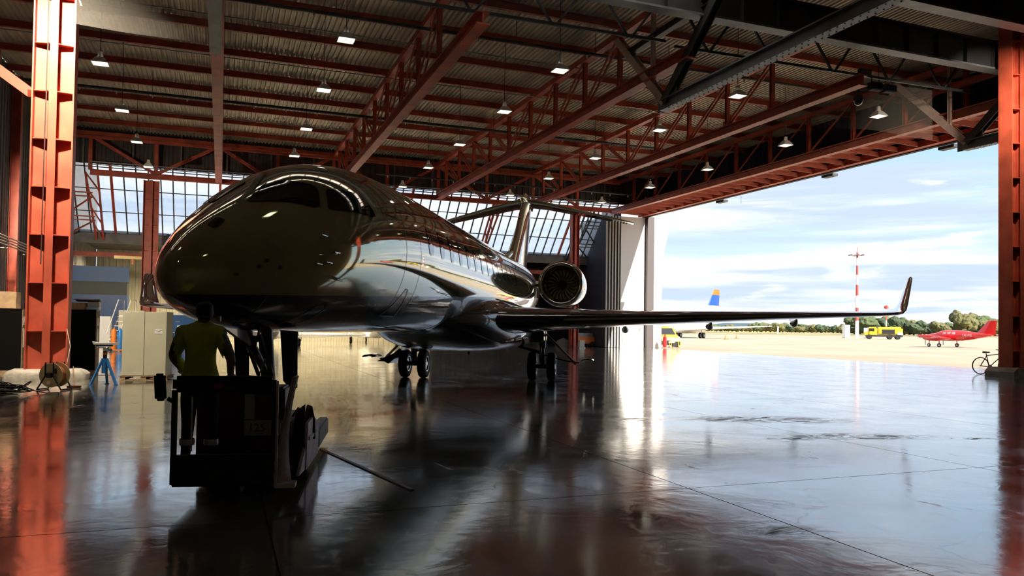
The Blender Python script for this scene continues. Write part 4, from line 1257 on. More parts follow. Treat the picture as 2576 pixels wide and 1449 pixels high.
shell('vest', bme, lambda c: .80 < c.z < 1.425 and abs(c.x) < .235 - max(0, c.z - 1.2) * .15 and not (c.z < 1.1 and c.y > .16), .022, VEST, man)
shell('hair', bme, lambda c: c.z > 1.50 and c.y < .06 + max(0, c.z - 1.58) * 1.4 and c.y < (c.z - 1.40) * .6, .012, mat('dark_hair', (.012, .010, .009), .7), man)
REFL = mat('reflective_band', (.62, .63, .66), .35, .4)
for sx in (-1, 1):
    MB().lathe([(.067, -.03), (.072, 0), (.067, .03)], (sx * .113, .012, .28), (0, 0, 1), 20, False).build('leg_band', REFL, man, True)
MB().lathe([(.03, -.01), (.028, .02)], (.155, .02, 1.475), (1, 0, 0), 10).build('ear', SKINM, man, True)
MB().b2((.06, -.10, 1.385), (.17, .06, 1.412)).build('shoulder_patch', BLACK, man, bevel=.01)
# ears belong close to the skull
man.children[-2].location = (-.062, 0, .075)

# ================================================================ things along the left side
def tall_case(x0, x1, y, h, label, depth=.8):
    t = thing('equipment_case', label, 'case', ((x0 + x1) / 2, y, 0))
    w = (x1 - x0) / 2
    MB().b2((-w, 0, .1), (w, .03, h)).build('front_panel', mat('black_panel', (.004, .004, .004), .9, spec=.08), t)
    MB().b2((-w, .03, .1), (w, depth, h - .02)).build('body', CARD, t)
    MB().b2((w, .1, .12), (w + .012, depth - .1, h - .05)).build('side_panel', WOOD, t)
    MB().b2((w + .012, .2, h - .5), (w + .02, .42, h - .25)).build('paper_label', WHITE, t)
    MB().b2((w + .012, .2, h - 1.2), (w + .02, .42, h - .6)).build('paper_label', WHITE, t)
    for k in range(3):
        MB().b2((-w, k * (depth - .1) / 2, 0), (w, k * (depth - .1) / 2 + .1, .1)).build('skid', WOOD, t)
    return t
tall_case(-7.0, -5.72, 27.5, 2.0, 'tall black fronted equipment case at the far left edge')
tall_case(-4.46, -3.66, 27.3, 2.0, 'tall black fronted equipment case between red column and blue jack')
def carton(name, lo, hi, m, label, cat='box', tape=True, bevel=.01):
    c = [(a + b_) / 2 for a, b_ in zip(lo, hi)]
    t = thing(name, label, cat, (c[0], c[1], lo[2]))
    s = [b_ - a for a, b_ in zip(lo, hi)]
    MB().b2((-s[0]/2, -s[1]/2, 0), (s[0]/2, s[1]/2, s[2])).build('body', m, t, bevel=bevel)
    if tape:
        MB().b2((-.03, -s[1]/2 - .002, s[2]*.55), (.03, -s[1]/2 + .01, s[2] + .002)).build('tape', mat('tape', (.42, .30, .18), .4), t)
        MB().b2((-.03, -s[1]/2, s[2]), (.03, s[1]/2, s[2] + .003)).build('tape', mat('tape', (.42, .30, .18)), t)
    return t
carton('cardboard_box', (-6.95, 27.6, 2.0), (-5.9, 28.2, 2.52), CARD, 'large cardboard box on the black case at the far left edge')
carton('cardboard_box', (-4.44, 27.4, 2.0), (-3.98, 27.9, 2.22), CARD, 'low cardboard box on the black case right of the column')
carton('storage_box', (-3.95, 27.62, 2.0), (-3.62, 28.0, 2.26), WHITE, 'white storage box on the black case right of the column', tape=False)
carton('tool_box', (-3.94, 27.33, 2.0), (-3.62, 27.58, 2.09), mat('pale_blue_plastic', (.25, .52, .68), .4), 'small pale blue box on the front edge of the black case', tape=False)
t = thing('instrument_tray', 'dark tray with white rim resting on the white storage box', 'tray', (-3.98, 27.8, 2.262))
MB().b2((-.30, -.18, 0), (.36, .18, .06)).build('tray', DARKST, t); MB().b2((-.38, -.2, .06), (.38, .2, .085)).build('rim', WHITE, t)

# grey two-door cabinet on a pallet
t = thing('grey_cabinet', 'pale grey two-door cabinet standing on a wooden pallet', 'cabinet', (-2.0, 24.12, 0), radians(-10))
MB().b2((-.58, 0, .13), (.58, .75, 1.94)).build('body', GREYCAB, t)
MB().b2((-.58, -.02, .14), (-.008, 0, 1.93)).build('door', GREYCAB, t)
d2 = MB().b2((.008, -.02, .14), (.58, 0, 1.93)).build('door', GREYCAB, t)
MB().b2((.27, -.024, 1.32), (.48, -.02, 1.45)).build('paper_label', WHITE, d2)
MB().bar((.28, -.026, 1.44), (.375, -.026, 1.38), .004, .006).build('label_fold', GALV, d2)
MB().bar((.47, -.026, 1.44), (.375, -.026, 1.38), .004, .006).build('label_fold', GALV, d2)
pal = thing('wood_pallet', 'wooden pallet under the pale grey cabinet', 'pallet', (-2.0, 24.12, 0), radians(-10))
for x in (-.62, -.07, .48):
    MB().b2((x, -.03, .02), (x + .14, .78, .10)).build('block_row', WOOD, pal)
for k in range(6):
    MB().b2((-.64, -.04 + k * .14, .105), (.64, .06 + k * .14, .128)).build('board', WOOD, pal)
MB().b2((-.64, -.04, 0), (.64, .07, .02)).build('board', WOOD, pal)

# blue tripod jack
t = thing('tripod_jack', 'blue tripod axle stand with a curved pad beside the grey cabinet', 'jack stand', (-2.80, 22.62, 0))
MB().tube([(0, 0, .55), (0, 0, .95)], .05, 12).build('post', DARKST, t, True)
MB().tube([(0, 0, .3), (0, 0, .68)], .075, 12).build('sleeve', BLUE2, t, True)
for a in (-2.6, -.55, 1.5):
    lg = MB().bar((.05 * cos(a), .05 * sin(a), .68), (.34 * cos(a), .34 * sin(a), .02), .06, .05).build('leg', BLUE2, t)
    MB().b2((.34 * cos(a) - .05, .34 * sin(a) - .05, 0), (.34 * cos(a) + .05, .34 * sin(a) + .05, .02)).build('foot', BLUE2, lg)
    MB().bar((0, 0, .25), (.24 * cos(a), .24 * sin(a), .25), .02, .02).build('tie', GALV, lg)
MB().b2((-.2, -.08, 1.0), (.18, .08, 1.06)).build('head_beam', BLUE, t)
MB().prism([(-.30, 1.13), (-.26, 1.05), (.3, 1.05), (.34, 1.14), (.25, 1.10), (-.2, 1.10)], .2, (0, 0, 0), (1, 0, 0), (0, 0, 1)).build('pad', WHITE, t)
MB().lathe([(.05, 0), (.06, .03), (.05, .06)], (0, 0, .78), (0, 0, 1), 12).build('collar', ORANGE, t)
MB().lathe([(.05, 0), (.06, .03), (.05, .06)], (0, 0, .88), (0, 0, 1), 12).build('collar', WHITE, t)

# cable reel
t = thing('cable_reel', 'round yellowish cable reel in a black tube frame by the column foot', 'cable reel', (-3.68, 21.15, 0), radians(-25))
for y in (-.14, .14):
    MB().lathe([(.02, 0), (.29, 0), (.29, .02), (.02, .02)], (0, y - .01, .36), (0, 1, 0), 32).build('flange', mat('reel_tan', (.55, .42, .22), .5), t, True)
MB().lathe([(.2, -.12), (.22, 0), (.2, .12)], (0, 0, .36), (0, 1, 0), 24, False).build('cable_winding', mat('orange_cable', (.40, .12, .05), .6), t, True)
for y in (-.2, .2):
    MB().tube([(-.30, y, .02), (-.10, y, .34), (-.10, y, .66), (.10, y, .66), (.10, y, .34), (.30, y, .02)], .018, 8).build('frame_tube', BLACK, t, True)
MB().tube([(-.30, -.2, .02), (-.30, .2, .02)], .018, 8).build('frame_tube', BLACK, t); MB().tube([(.30, -.2, .02), (.30, .2, .02)], .018, 8).build('frame_tube', BLACK, t)
MB().b2((-.06, -.235, .30), (.06, -.16, .42)).build('hub', BLACK, t, bevel=.01)
MB().b2((.10, -.165, .40), (.15, -.15, .52)).build('socket', BLACK, t); MB().b2((-.08, -.165, .14), (0, -.15, .22)).build('plug_cover', WHITE, t)
o = MB().tube([(-3.45, 21.25, .62), (-3.6, 22.6, 1.0), (-3.95, 24.2, 1.42)], .008, 6).build('power_lead', mat('pale_cord', (.6, .45, .36), .6), None, True)
tag(o, 'thin pale cord running from the cable reel up to the red column', 'cord')
# heap of dark cables
t = thing('cable_heap', 'heap of tangled dark cables on the floor at the far left edge', 'cables', (-4.42, 20.0, 0))
for k in range(11):
    pts = []
    a0 = random.random() * 6; r0 = .18 + .3 * random.random(); cx_, cy_ = random.uniform(-.35, .3), random.uniform(-.3, .3)
    h0 = .02 + .030 * k * .6
    for q in range(22):
        a = a0 + q * .42
        pts.append((cx_ + r0 * cos(a) * (1 + .12 * sin(q)), cy_ + r0 * .7 * sin(a), h0 * (1 + .35 * sin(q * .9)) + .012))
    MB().tube(pts, .014, 6).build('cable', BLACK, t, True)
MB().tube([(.2, .1, .1), (.5, .25, .06), (.75, .1, .015), (1.0, .2, .015)], .014, 6).build('cable', BLACK, t, True)
t = thing('floor_brush', 'small dark red brush head with handle lying before the column', 'brush', (-3.36, 21.75, 0), radians(-8))
MB().b2((-.16, -.04, .0), (.16, .04, .05)).build('head', mat('brush_red', (.16, .03, .03), .7), t, bevel=.01)
MB().tube([(0, 0, .05), (-.18, .5, .5)], .012, 8).build('handle', WOOD, t, True)

# steps, machines and boxes deep in the annexe
t = thing('mobile_steps', 'white tubular mobile steps with hand rails behind the grey cabinet', 'steps', (-5.35, 48.7, 0), radians(-18))
for sx in (-.35, .35):
    MB().tube([(sx, -.7, .1), (sx, .7, 1.95), (sx, 1.3, 1.95), (sx, 1.3, .1)], .03, 8).build('side_frame', WHITE, t, True)
    MB().tube([(sx, -.75, .9), (sx, .6, 2.85), (sx, 1.3, 2.85), (sx, 1.3, 1.95)], .025, 8).build('hand_rail', WHITE, t, True)
    MB().tube([(sx, -.6, .15), (sx, 1.3, .15)], .03, 8).build('base_tube', WHITE, t, True)
    MB().tube([(sx, .1, 1.15), (sx, 1.3, .2)], .02, 8).build('brace', WHITE, t, True)
for k in range(7):
    MB().b2((-.35, -.72 + k * .2, .28 + k * .265), (.35, -.5 + k * .2, .31 + k * .265)).build('tread', WHITE, t)
MB().b2((-.35, .65, 1.93), (.35, 1.3, 1.97)).build('platform', WHITE, t)
for sx in (-.35, .35):
    for y in (-.55, 1.25):
        MB().lathe([(.02, -.03), (.09, -.03), (.09, .03), (.02, .03)], (sx, y, .09), (1, 0, 0), 14).build('castor', BLACK, t)
t = thing('blue_container', 'large blue container cabin with a grey band in the annexe at left', 'container', (-7.8, 59.2, 0))
MB().b2((-1.8, 0, 0), (1.75, 1.0, 3.4)).build('body', BLUE, t); MB().b2((-1.8, -.02, 4.3), (1.75, 1.0, 5.35)).build('roof_box', mat('mid_blue_paint', (.03, .13, .34), .45), t)
MB().b2((-1.75, .05, 3.4), (1.7, 1.0, 4.3)).build('grey_band', mat('dull_band', (.10, .12, .11), .6), t)
t = thing('crane_rail', 'short yellow crane rail beside the distant left column', 'rail', (-6.1, 56.4, 5.72))
MB().ibeam((-.5, 0, .1), (1.15, 0, .1), .14, .2, .02).build('rail', YELLOW, t); MB().bar((.6, 0, -.35), (.6, 0, 0), .3, .12).build('trolley', ORANGE, t)
t = thing('blue_workshop_cabinet', 'blue machine cabinet with white stripe right of the grey cabinet', 'cabinet', (-2.33, 52.6, 0))
MB().b2((-1.1, 0, 0), (1.3, 1.2, 2.05)).build('body', BLUE, t); MB().b2((-1.1, -.02, .92), (1.3, 0, .98)).build('stripe', WHITE, t)
MB().b2((-.2, -.02, 1.3), (.05, 0, 1.4)).build('label_plate', WHITE, t); MB().b2((-.3, -.02, 1.62), (-.05, 0, 1.66)).build('handle', ALU, t)
MB().b2((-1.2, -.03, 2.05), (1.35, 1.2, 2.15)).build('top', WHITE, t)
for k, (x, z0, z1, m_, l) in enumerate(((-3.75, 0, .55, CARD, 'lowest carton of the stack left of the blue machine cabinet'), (-3.72, .55, 1.1, WHITE, 'white middle carton of the stack left of the blue machine cabinet'), (-3.75, 1.1, 1.6, CARD, 'top carton of the stack left of the blue machine cabinet'))):
    carton('stacked_carton', (x - .05, 51.2, z0 + .006 * k), (x + .42, 51.7, z1 + .006 * k - .001), m_, l)
for k, (x, y, w, h, m_, l) in enumerate(((-7.0, 52.5, 1.5, 1.9, WHITE, 'white cupboard behind the mobile steps, left one'), (-5.2, 53.2, 1.4, 2.3, mat('cream_paint', (.62, .58, .46), .5), 'cream cupboard behind the mobile steps, right one'), (-8.2, 50.5, 1.0, 1.5, mat('cream_paint', (.62, .58, .46)), 'low cream cupboard partly hidden by the black case'))):
    t = thing('cupboard', l, 'cupboard', (x, y, 0))
    MB().b2((-w/2, 0, .05), (w/2, .7, h)).build('body', m_, t, bevel=.01)
    for sx in (-1, 1):
        d_ = MB().b2((sx*w/4 - w/4 + .02, -.02, .1), (sx*w/4 + w/4 - .02, 0, h - .05)).build('door', m_, t)
        MB().b2((sx*.06 - .01, -.05, h*.5), (sx*.06 + .01, -.02, h*.58)).build('handle', GALV, d_)
    MB().b2((-w/2, .02, 0), (w/2, .68, .05)).build('base', DARKST, t)
t = thing('gas_cart', 'orange and blue gas bottle cart behind the tripod jack', 'cart', (-5.0, 46.0, 0))
for k, m_ in enumerate((ORANGE, BLUE2, WHITE)):
    MB().lathe([(.02, 1.25), (.08, 1.2), (.14, 1.05), (.14, .12)], (-.3 + .3 * k, 0, 0), (0, 0, 1), 16).build('bottle', m_, t, True)
MB().b2((-.5, -.2, .06), (.5, .2, .12)).build('deck', ORANGE, t)
for sx in (-.42, .42):
    MB().lathe([(.02, -.03), (.09, -.03), (.09, .03), (.02, .03)], (sx, -.2, .09), (0, 1, 0), 14).build('wheel', BLACK, t)
# conduits along the left wall
t = thing('wall_conduits', 'bundle of four pale conduits along the left wall', 'conduit', (XL + .55, 0, 0))
for k in range(4):
    MB().tube([(0, 36, 5.55 - .13 * k), (0, 58, 5.45 - .13 * k)], .035, 8).build('conduit', mat('tan_conduit', (.48, .40, .30), .5), t, True)
for y in (38, 42, 46, 50, 54):
    MB().bar((-.55, y, 5.0), (.06, y, 5.0), .04, .05).build('bracket', GALV, t)

# rail strip inlaid on the floor right of the tug
o = MB().bar((1.30, 10.6, .006), (1.87, 7.75, .006), .045, .012).build('floor_rod', mat('worn_steel_rod', (.13, .12, .11), .4, .5), None)
tag(o, 'thin steel rod lying on the floor to the right of the tug', 'rod')

# right column: bicycle
def bicycle():
    t = thing('bicycle', 'dark bicycle leaning behind the right column plinth', 'bicycle', (28.85, 22.45, 0), radians(-110.7))
    for y in (0, 1.05):
        w = MB().lathe([(.315, -.02), (.345, -.015), (.35, 0), (.345, .015), (.315, .02)], (0, y, .35), (1, 0, 0), 40, False).build('tyre', BLACK, t, True)
        for k in range(14):
            a = 2 * pi * k / 14
            MB().bar((.01 if k % 2 else -.01, y, .35), (0, y + .31 * cos(a), .35 + .31 * sin(a)), .004, .004).build('spoke', ALU, w)
        MB().tube([(-.05, y, .35), (.05, y, .35)], .02, 8).build('hub', ALU, w)
    f = DARKST
    for a, b_ in (((0, 0, .35), (0, .35, .30)), ((0, .35, .30), (0, .22, .85)), ((0, 0, .35), (0, .24, .75)), ((0, .35, .30), (0, .88, .78)), ((0, .24, .76), (0, .86, .84)), ((0, .84, .92), (0, 1.05, .35))):
        MB().tube([a, b_], .018, 8).build('frame_tube', f, t, True)
    MB().tube([(-.27, .80, 1.0), (-.1, .84, .98), (.1, .84, .98), (.27, .80, 1.0)], .014, 8).build('handlebar', BLACK, t, True)
    MB().prism([(.10, .86), (.36, .88), (.36, .92), (.10, .93)], .13, (0, 0, 0), (0, 1, 0), (0, 0, 1)).build('saddle', BLACK, t, bevel=.015)
    MB().lathe([(.09, -.01), (.1, 0), (.09, .01)], (.05, .35, .30), (1, 0, 0), 20).build('chainring', ALU, t)
bicycle()

# behind the right wing: cart, box, heap
t = thing('orange_cart', 'orange ground power cart under the left wing at the far end', 'cart', (28.9, 58.9, 0))
MB().b2((-.8, -.4, .25), (.8, .6, .85)).build('body', ORANGE, t, bevel=.05); MB().b2((-.7, -.3, .85), (.7, .5, 1.15)).build('instrument_top', GREYST, t, bevel=.03)
for sx in (-.55, .55):
    MB().lathe([(.02, -.08), (.2, -.08), (.22, 0), (.2, .08), (.02, .08)], (sx, -.42, .22), (0, 1, 0), 18).build('wheel', BLACK, t, True)
MB().tube([(-.8, 0, .4), (-1.5, 0, .3)], .03, 8).build('drawbar', DARKST, t)
t = thing('grey_box_stand', 'small grey box on a stand beside the distant right column', 'box', (26.5, 54.5, 0))
MB().b2((-.22, -.15, .1), (.22, .15, .62)).build('box', GREYCAB, t, bevel=.02); MB().b2((-.26, -.2, 0), (.26, .2, .1)).build('foot', GALV, t)
t = thing('tarp_heap', 'low heap of grey and red covers by the stacked door leaves', 'covers', (28.4, 61.0, 0))
for k, m_ in enumerate((mat('grey_cover', (.25, .24, .22), .8), mat('red_cover', (.35, .06, .03), .8))):
    rs = []
    for q, (r, z) in enumerate(((1.0, 0), (.95, .25), (.7, .5), (.3, .62), (.02, .64))):
        rs.append([V((k * 1.0 - .5 + r * .7 * cos(a) * (1 + .2 * mnoise.noise((cos(a) * 2, sin(a) * 2, q + k * 5))), r * .5 * sin(a), z * (1 + .25 * mnoise.noise((cos(a), sin(a), k * 3 + q))))) for a in [2 * pi * j / 20 for j in range(20)]])
    MB().rings(rs).build('cover', m_, t, True)

# --- two small white jets parked in the annexe
def small_jet(label, loc, rz, k=1.0):
    t = thing('small_jet', label, 'aircraft', loc, rz)
    P = [(0, .02, 1.2), (.3, .25, 1.2), (1, .5, 1.2), (2, .72, 1.25), (3, .86, 1.35), (8, .86, 1.35), (10, .6, 1.6), (12, .25, 1.85), (12.6, .05, 1.9)]
    MB().rings([[V((r * cos(2*pi*j/32), y, z + r * 1.02 * sin(2*pi*j/32))) for j in range(32)] for y, r, z in P]).build('fuselage', WHITEG, t, True)
    for sg in (1, -1):
        wing_mesh([(.3, 5.0, 2.4, .60, .13, 0), (6.6, 6.9, 1.0, .84, .12, 0)], sg).build('wing', WHITEG, t, True, sharp=50)
        MB().lathe([(.30, 0), (.38, .1), (.40, .9), (.30, 2.1)], (sg*1.25, 8.2, 1.95), (0, 1, 0), 24).build('engine', WHITEG, t, True)
        wing_mesh([(.1, 11.3, 1.4, 3.9, .1, 0), (2.4, 12.5, .7, 3.95, .1, 0)], sg).build('tailplane', WHITEG, t, True, sharp=50)
        g = MB().tube([(sg*2.0, 6.9, .3), (sg*1.9, 6.9, 1.0)], .05, 10).build('main_gear', ALU, t, True)
        wheel_set(g, sg*2.0, 6.9, .28, .28, .18)
        MB().b2((sg*2.12, 6.7, .4), (sg*2.14, 7.1, .95)).build('gear_door', WHITE, g)
    wing_mesh([(2.1, 9.6, 2.8, 0, .1, 0), (3.95, 11.3, 1.6, 0, .1, 0)], 1, 'z').build('tail_fin', WHITEG, t, True, sharp=50)
    g = MB().tube([(0, 1.6, .2), (0, 1.7, 1.0)], .04, 10).build('nose_gear', ALU, t, True)
    wheel_set(g, 0, 1.6, .2, .2, .14)
    for sx in (-1, 1):
        for q in range(4):
            MB().lathe([(.17, 0), (.02, .01)], (sx*.80, 4 + q*.7, 1.72), (sx, 0, .25), 14).build('cabin_window', GLASSDK, t, True)
    return t
small_jet('white small jet parked in the annexe directly behind the jet nose gear', (3.25, 63.2, 0), radians(180))
small_jet('white small jet parked in the annexe behind the right main gear', (12.4, 71.3, 0), radians(178))

# ================================================================ outside: vehicles, aircraft, mast, trees, hills
GZ = -.03
t = thing('yellow_van', 'yellow van with dark bumper parked just outside the door', 'van', (37.3, 58.6, GZ), radians(-12))
body = [(-.02, .35), (0, .75), (.12, .92), (.95, 1.08), (1.75, 1.72), (2.1, 1.80), (4.3, 1.80), (4.4, .35)]
vs = MB()
for sx, w in ((0, 1),):
    rs = []
    for x, f in ((-.88, .0), (-.86, .0), (.86, .0), (.88, .0)):
        inset = .06 if abs(x) > .87 else 0
        rs.append([V((x, y + (inset if y < 2 else -inset), z - (inset if z > .5 else 0))) for y, z in body])
    vs.rings(rs)
vs.build('body', YELLOW, t, True, sharp=35)
MB().add([V((-.76, .98, 1.13)), V((.76, .98, 1.13)), V((.68, 1.70, 1.70)), V((-.68, 1.70, 1.70))], [(0, 1, 2, 3)]).build('windscreen', GLASSDK, t)
MB().b2((-.87, -.10, .22), (.87, .10, .62)).build('bumper', BLACK, t, bevel=.05)
MB().b2((-.28, -.112, .42), (.28, -.10, .54)).build('number_plate', WHITE, t)
for sx in (-1, 1):
    MB().b2((sx*.72 - .16, -.03, .66), (sx*.72 + .16, .12, .86)).build('headlamp', mat('headlamp', (.7, .7, .7), .1), t, bevel=.03)
    for y in (.75, 3.5):
        w = MB().lathe([(.2, -.1), (.31, -.1), (.33, 0), (.31, .1), (.2, .1)], (sx*.80, y, .33), (1, 0, 0), 24).build('wheel', BLACK, t, True)
        MB().lathe([(.19, sx*.10), (.02, sx*.09)], (sx*.80, y, .33), (1, 0, 0), 16).build('rim', ALU, w, True)
    MB().b2((sx*.98 - .08, 1.15, 1.02), (sx*.98 + .08, 1.25, 1.2)).build('mirror', BLACK, t, bevel=.02)
    MB().add([V((sx*.885, 1.25, 1.08)), V((sx*.885, 2.2, 1.08)), V((sx*.885, 2.2, 1.62)), V((sx*.885, 1.75, 1.62))], [(0, 1, 2, 3)]).build('side_window', GLASSDK, t)
MB().b2((-.5, 2.0, 1.80), (.5, 2.15, 1.86)).build('light_bar', ORANGE, t)

t = thing('fire_extinguisher_cart', 'red wheeled fire extinguisher beside the outer door leaf', 'fire extinguisher', (34.75, 55.6, GZ), radians(-20))
MB().lathe([(.02, 1.15), (.06, 1.12), (.07, 1.02), (.17, .92), (.18, .2), (.15, .12), (.02, .1)], (0, 0, 0), (0, 0, 1), 20).build('cylinder', mat('extinguisher_red', (.55, .02, .02), .3, 0, .4), t, True)
for sx in (-.2, .2):
    MB().lathe([(.02, -.03), (.15, -.03), (.15, .03), (.02, .03)], (sx, .1, .16), (1, 0, 0), 18).build('wheel', WHITE, t)
MB().tube([(-.12, .15, .2), (-.12, .2, 1.2), (.12, .2, 1.2), (.12, .15, .2)], .015, 8).build('handle', BLACK, t, True)
MB().tube([(0, -.1, 1.1), (.2, -.2, .9), (.2, -.2, .4)], .015, 8).build('hose', BLACK, t, True)
t = thing('equipment_trolley', 'small yellow trolley frame beside the red fire extinguisher', 'trolley', (35.9, 55.7, GZ), radians(-10))
for a, b_ in (((-.4, 0, .6), (.4, 0, .6)), ((.4, 0, .6), (.4, 0, .1)), ((-.4, 0, .6), (-.4, 0, .1)), ((-.4, .4, .6), (.4, .4, .6)), ((-.4, .4, .6), (-.4, .4, .1)), ((.4, .4, .6), (.4, .4, .1)), ((.4, 0, .6), (.4, .4, .6)), ((-.4, 0, .6), (-.4, .4, .6))):
    MB().tube([a, b_], .03, 8).build('frame_tube', YELLOW, t, True)
MB().b2((-.3, .05, .15), (.2, .35, .4)).build('pump', BLACK, t, bevel=.02)
for sx in (-.4, .4):
    MB().lathe([(.02, -.03), (.1, -.03), (.1, .03), (.02, .03)], (sx, .2, .1), (1, 0, 0), 14).build('wheel', WHITE, t)

# --- airliner tail
t = thing('airliner', 'white airliner with blue and orange tail fin parked on the apron', 'aircraft', (78.3, 115.3, GZ), radians(-60.7))
# local y = aft, x = right of the picture's depth
P = [(-20, .6, 2.6), (-19, 1.1, 2.6), (-17, 1.65, 2.65), (-14, 1.9, 2.75), (0, 1.9, 2.75), (2, 1.75, 2.85), (5, 1.25, 3.3), (8, .65, 3.8), (10, .18, 4.15)]
MB().rings([[V((r * cos(2*pi*j/36), y, z + r * sin(2*pi*j/36))) for j in range(36)] for y, r, z in P]).build('fuselage', WHITEG, t, True)
fn = wing_mesh([(4.4, 3.4, 6.0, 0, .09, 0), (5.9, 4.9, 4.5, 0, .09, 0)], 1, 'z').build('tail_fin', WHITEG, t, True, sharp=50)
wing_mesh([(5.9, 4.9, 4.5, 0, .09, 0), (7.9, 6.5, 3.1, 0, .09, 0)], 1, 'z').build('blue_band', mat('airline_blue', (.004, .05, .26), .4), fn, True, sharp=50)
wing_mesh([(7.9, 6.5, 3.1, 0, .09, 0), (8.9, 7.3, 2.4, 0, .08, 0)], 1, 'z').build('orange_tip', mat('airline_orange', (.42, .11, .008), .4), fn, True, sharp=50)
for sg in (1, -1):
    wing_mesh([(.3, 6.5, 2.6, 4.0, .1, 0), (4.6, 8.6, 1.2, 4.2, .1, 0)], sg).build('tailplane', WHITEG, t, True, sharp=50)
    wing_mesh([(1.0, -7.5, 5.5, 1.5, .12, 0), (13.0, .5, 1.5, 2.2, .1, 0)], sg).build('wing', WHITEG, t, True, sharp=50)
    g = MB().tube([(sg*2.2, -2.0, .5), (sg*2.2, -2.0, 1.5)], .12, 10).build('main_gear', ALU, t, True)
    for dx in (-.3, .3):
        wheel_set(g, sg*2.2 + dx, -2.0, .5, .5, .35)
g = MB().tube([(0, -16.5, .4), (0, -16.5, 1.8)], .1, 10).build('nose_gear', ALU, t, True); wheel_set(g, 0, -16.5, .38, .38, .25)
for sx in (-1, 1):
    for k in range(16):
        MB().box((sx*1.83, -14 + k*.95, 3.25), (.06, .24, .34)).build('cabin_window', GLASSDK, t)
    MB().box((sx*1.68, 2.2, 2.9), (.10, .75, 1.4)).build('rear_door', mat('door_outline_grey', (.62, .62, .62), .4), t)
text('LZ-EGN', .62, mat('marking_dark', (.05, .05, .06), .5), t, (1.91, -.2, 2.55), (pi / 2, 0, pi / 2), 'lettering')
text('LZ-EGN', .62, mat('marking_dark', (.05, .05, .06)), t, (-1.91, -.2, 2.55), (pi / 2, 0, -pi / 2), 'lettering')

# --- red twin-propeller aircraft
t = thing('red_propeller_plane', 'red twin-propeller plane marked OE-FIS parked on the apron', 'aircraft', (76.5, 66.9, GZ), radians(188.9))
t.scale = (.9, .9, .9)
P = [(0, .05, 1.15), (.3, .28, 1.15), (1.0, .42, 1.2), (1.9, .52, 1.25), (2.6, .62, 1.42), (3.2, .68, 1.48), (5.2, .66, 1.48), (6.6, .45, 1.5), (8.2, .2, 1.6), (8.8, .08, 1.66)]
MB().rings([[V((r * .92 * cos(2*pi*j/28), y, z + r * sin(2*pi*j/28))) for j in range(28)] for y, r, z in P]).build('fuselage', REDP, t, True)
for sg in (1, -1):
    w = wing_mesh([(.2, 2.6, 2.0, .98, .14, 0), (1.9, 2.9, 1.7, 1.06, .14, 0), (5.6, 3.4, 1.0, 1.34, .12, 0)], sg).build('wing', REDP, t, True, sharp=50)
    MB().tube([(sg*5.65, 2.9, 1.36), (sg*5.65, 3.2, 1.36), (sg*5.65, 4.4, 1.36), (sg*5.65, 5.0, 1.36)], [.03, .18, .18, .03], 14).build('tip_tank', REDP, w, True)
    MB().tube([(sg*1.9, 1.7, 1.08), (sg*1.9, 2.0, 1.08), (sg*1.9, 3.0, 1.1), (sg*1.9, 4.8, 1.1)], [.18, .30, .34, .06], 18).build('engine_nacelle', REDP, w, True)
    pr_ = MB().lathe([(.02, -.25), (.10, -.12), (.14, 0)], (sg*1.9, 1.7, 1.08), (0, 1, 0), 16).build('spinner', REDP, w, True)
    for k in range(3):
        a = 2 * pi * k / 3 + pi
        MB().bar((sg*1.9, 1.62, 1.08), (sg*1.9 + .85*sin(a), 1.62, 1.08 + .85*cos(a)), .11, .02, up=(0, 1, 0)).build('propeller_blade', DARKST, w)
    wing_mesh([(.1, 7.5, 1.3, 1.62, .1, 0), (2.3, 7.9, .8, 1.65, .1, 0)], sg).build('tailplane', REDP, t, True, sharp=50)
    g = MB().tube([(sg*1.9, 3.4, .25), (sg*1.9, 3.4, 1.0)], .06, 10).build('main_gear', REDP, t, True); wheel_set(g, sg*1.9, 3.4, .25, .25, .16)
    for k, (y0, y1) in enumerate(((3.0, 3.42), (3.62, 4.0), (4.2, 4.58))):
        MB().prism([(y0, 1.58), (y1, 1.58), (y1, 1.92), (y0 + (.2 if k == 0 else 0), 1.92)], .05, (sg*.575, 0, 0), (0, 1, 0), (0, 0, 1)).build('cabin_window', mat('bright_window', (.75, .78, .8), .1), t)
    text('OE-FIS', .42, WHITE, t, (sg*.56, 6.05, 1.52), (pi / 2, 0, sg * pi / 2), 'lettering')
wing_mesh([(1.6, 6.6, 2.6, 0, .1, 0), (2.1, 7.2, 1.95, 0, .1, 0), (3.35, 8.3, 1.0, 0, .1, 0)], 1, 'z').build('tail_fin', REDP, t, True, sharp=50)
g = MB().tube([(0, .9, .22), (0, 1.0, 1.0)], .05, 10).build('nose_gear', REDP, t, True); wheel_set(g, 0, .9, .22, .22, .14)

# --- yellow tanker truck
t = thing('fuel_truck', 'yellow airport fuel truck parked near the light mast', 'truck', (128.5, 121.5, GZ), radians(-41))
MB().b2((-3.1, -1.1, .7), (-1.5, 1.1, 2.5)).build('cab', YELLOW, t, bevel=.2)
MB().b2((-3.0, -1.12, 1.6), (-2.0, -1.09, 2.25)).build('cab_window', GLASSDK, t)
MB().b2((-3.9, -1.0, .7), (-3.1, 1.0, 1.5)).build('hood', YELLOW, t, bevel=.15)
MB().b2((-1.4, -1.15, .9), (3.3, 1.15, 2.5)).build('tank', YELLOW, t, bevel=.3)
MB().b2((-.6, -1.2, 1.1), (1.8, -1.14, 2.05)).build('pump_bay', BLACK, t)
MB().b2((2.3, -1.18, .95), (3.25, -1.14, 1.5)).build('rear_panel', WHITE, t)
MB().b2((-3.6, -1.0, .5), (3.3, 1.0, .9)).build('chassis', DARKST, t)
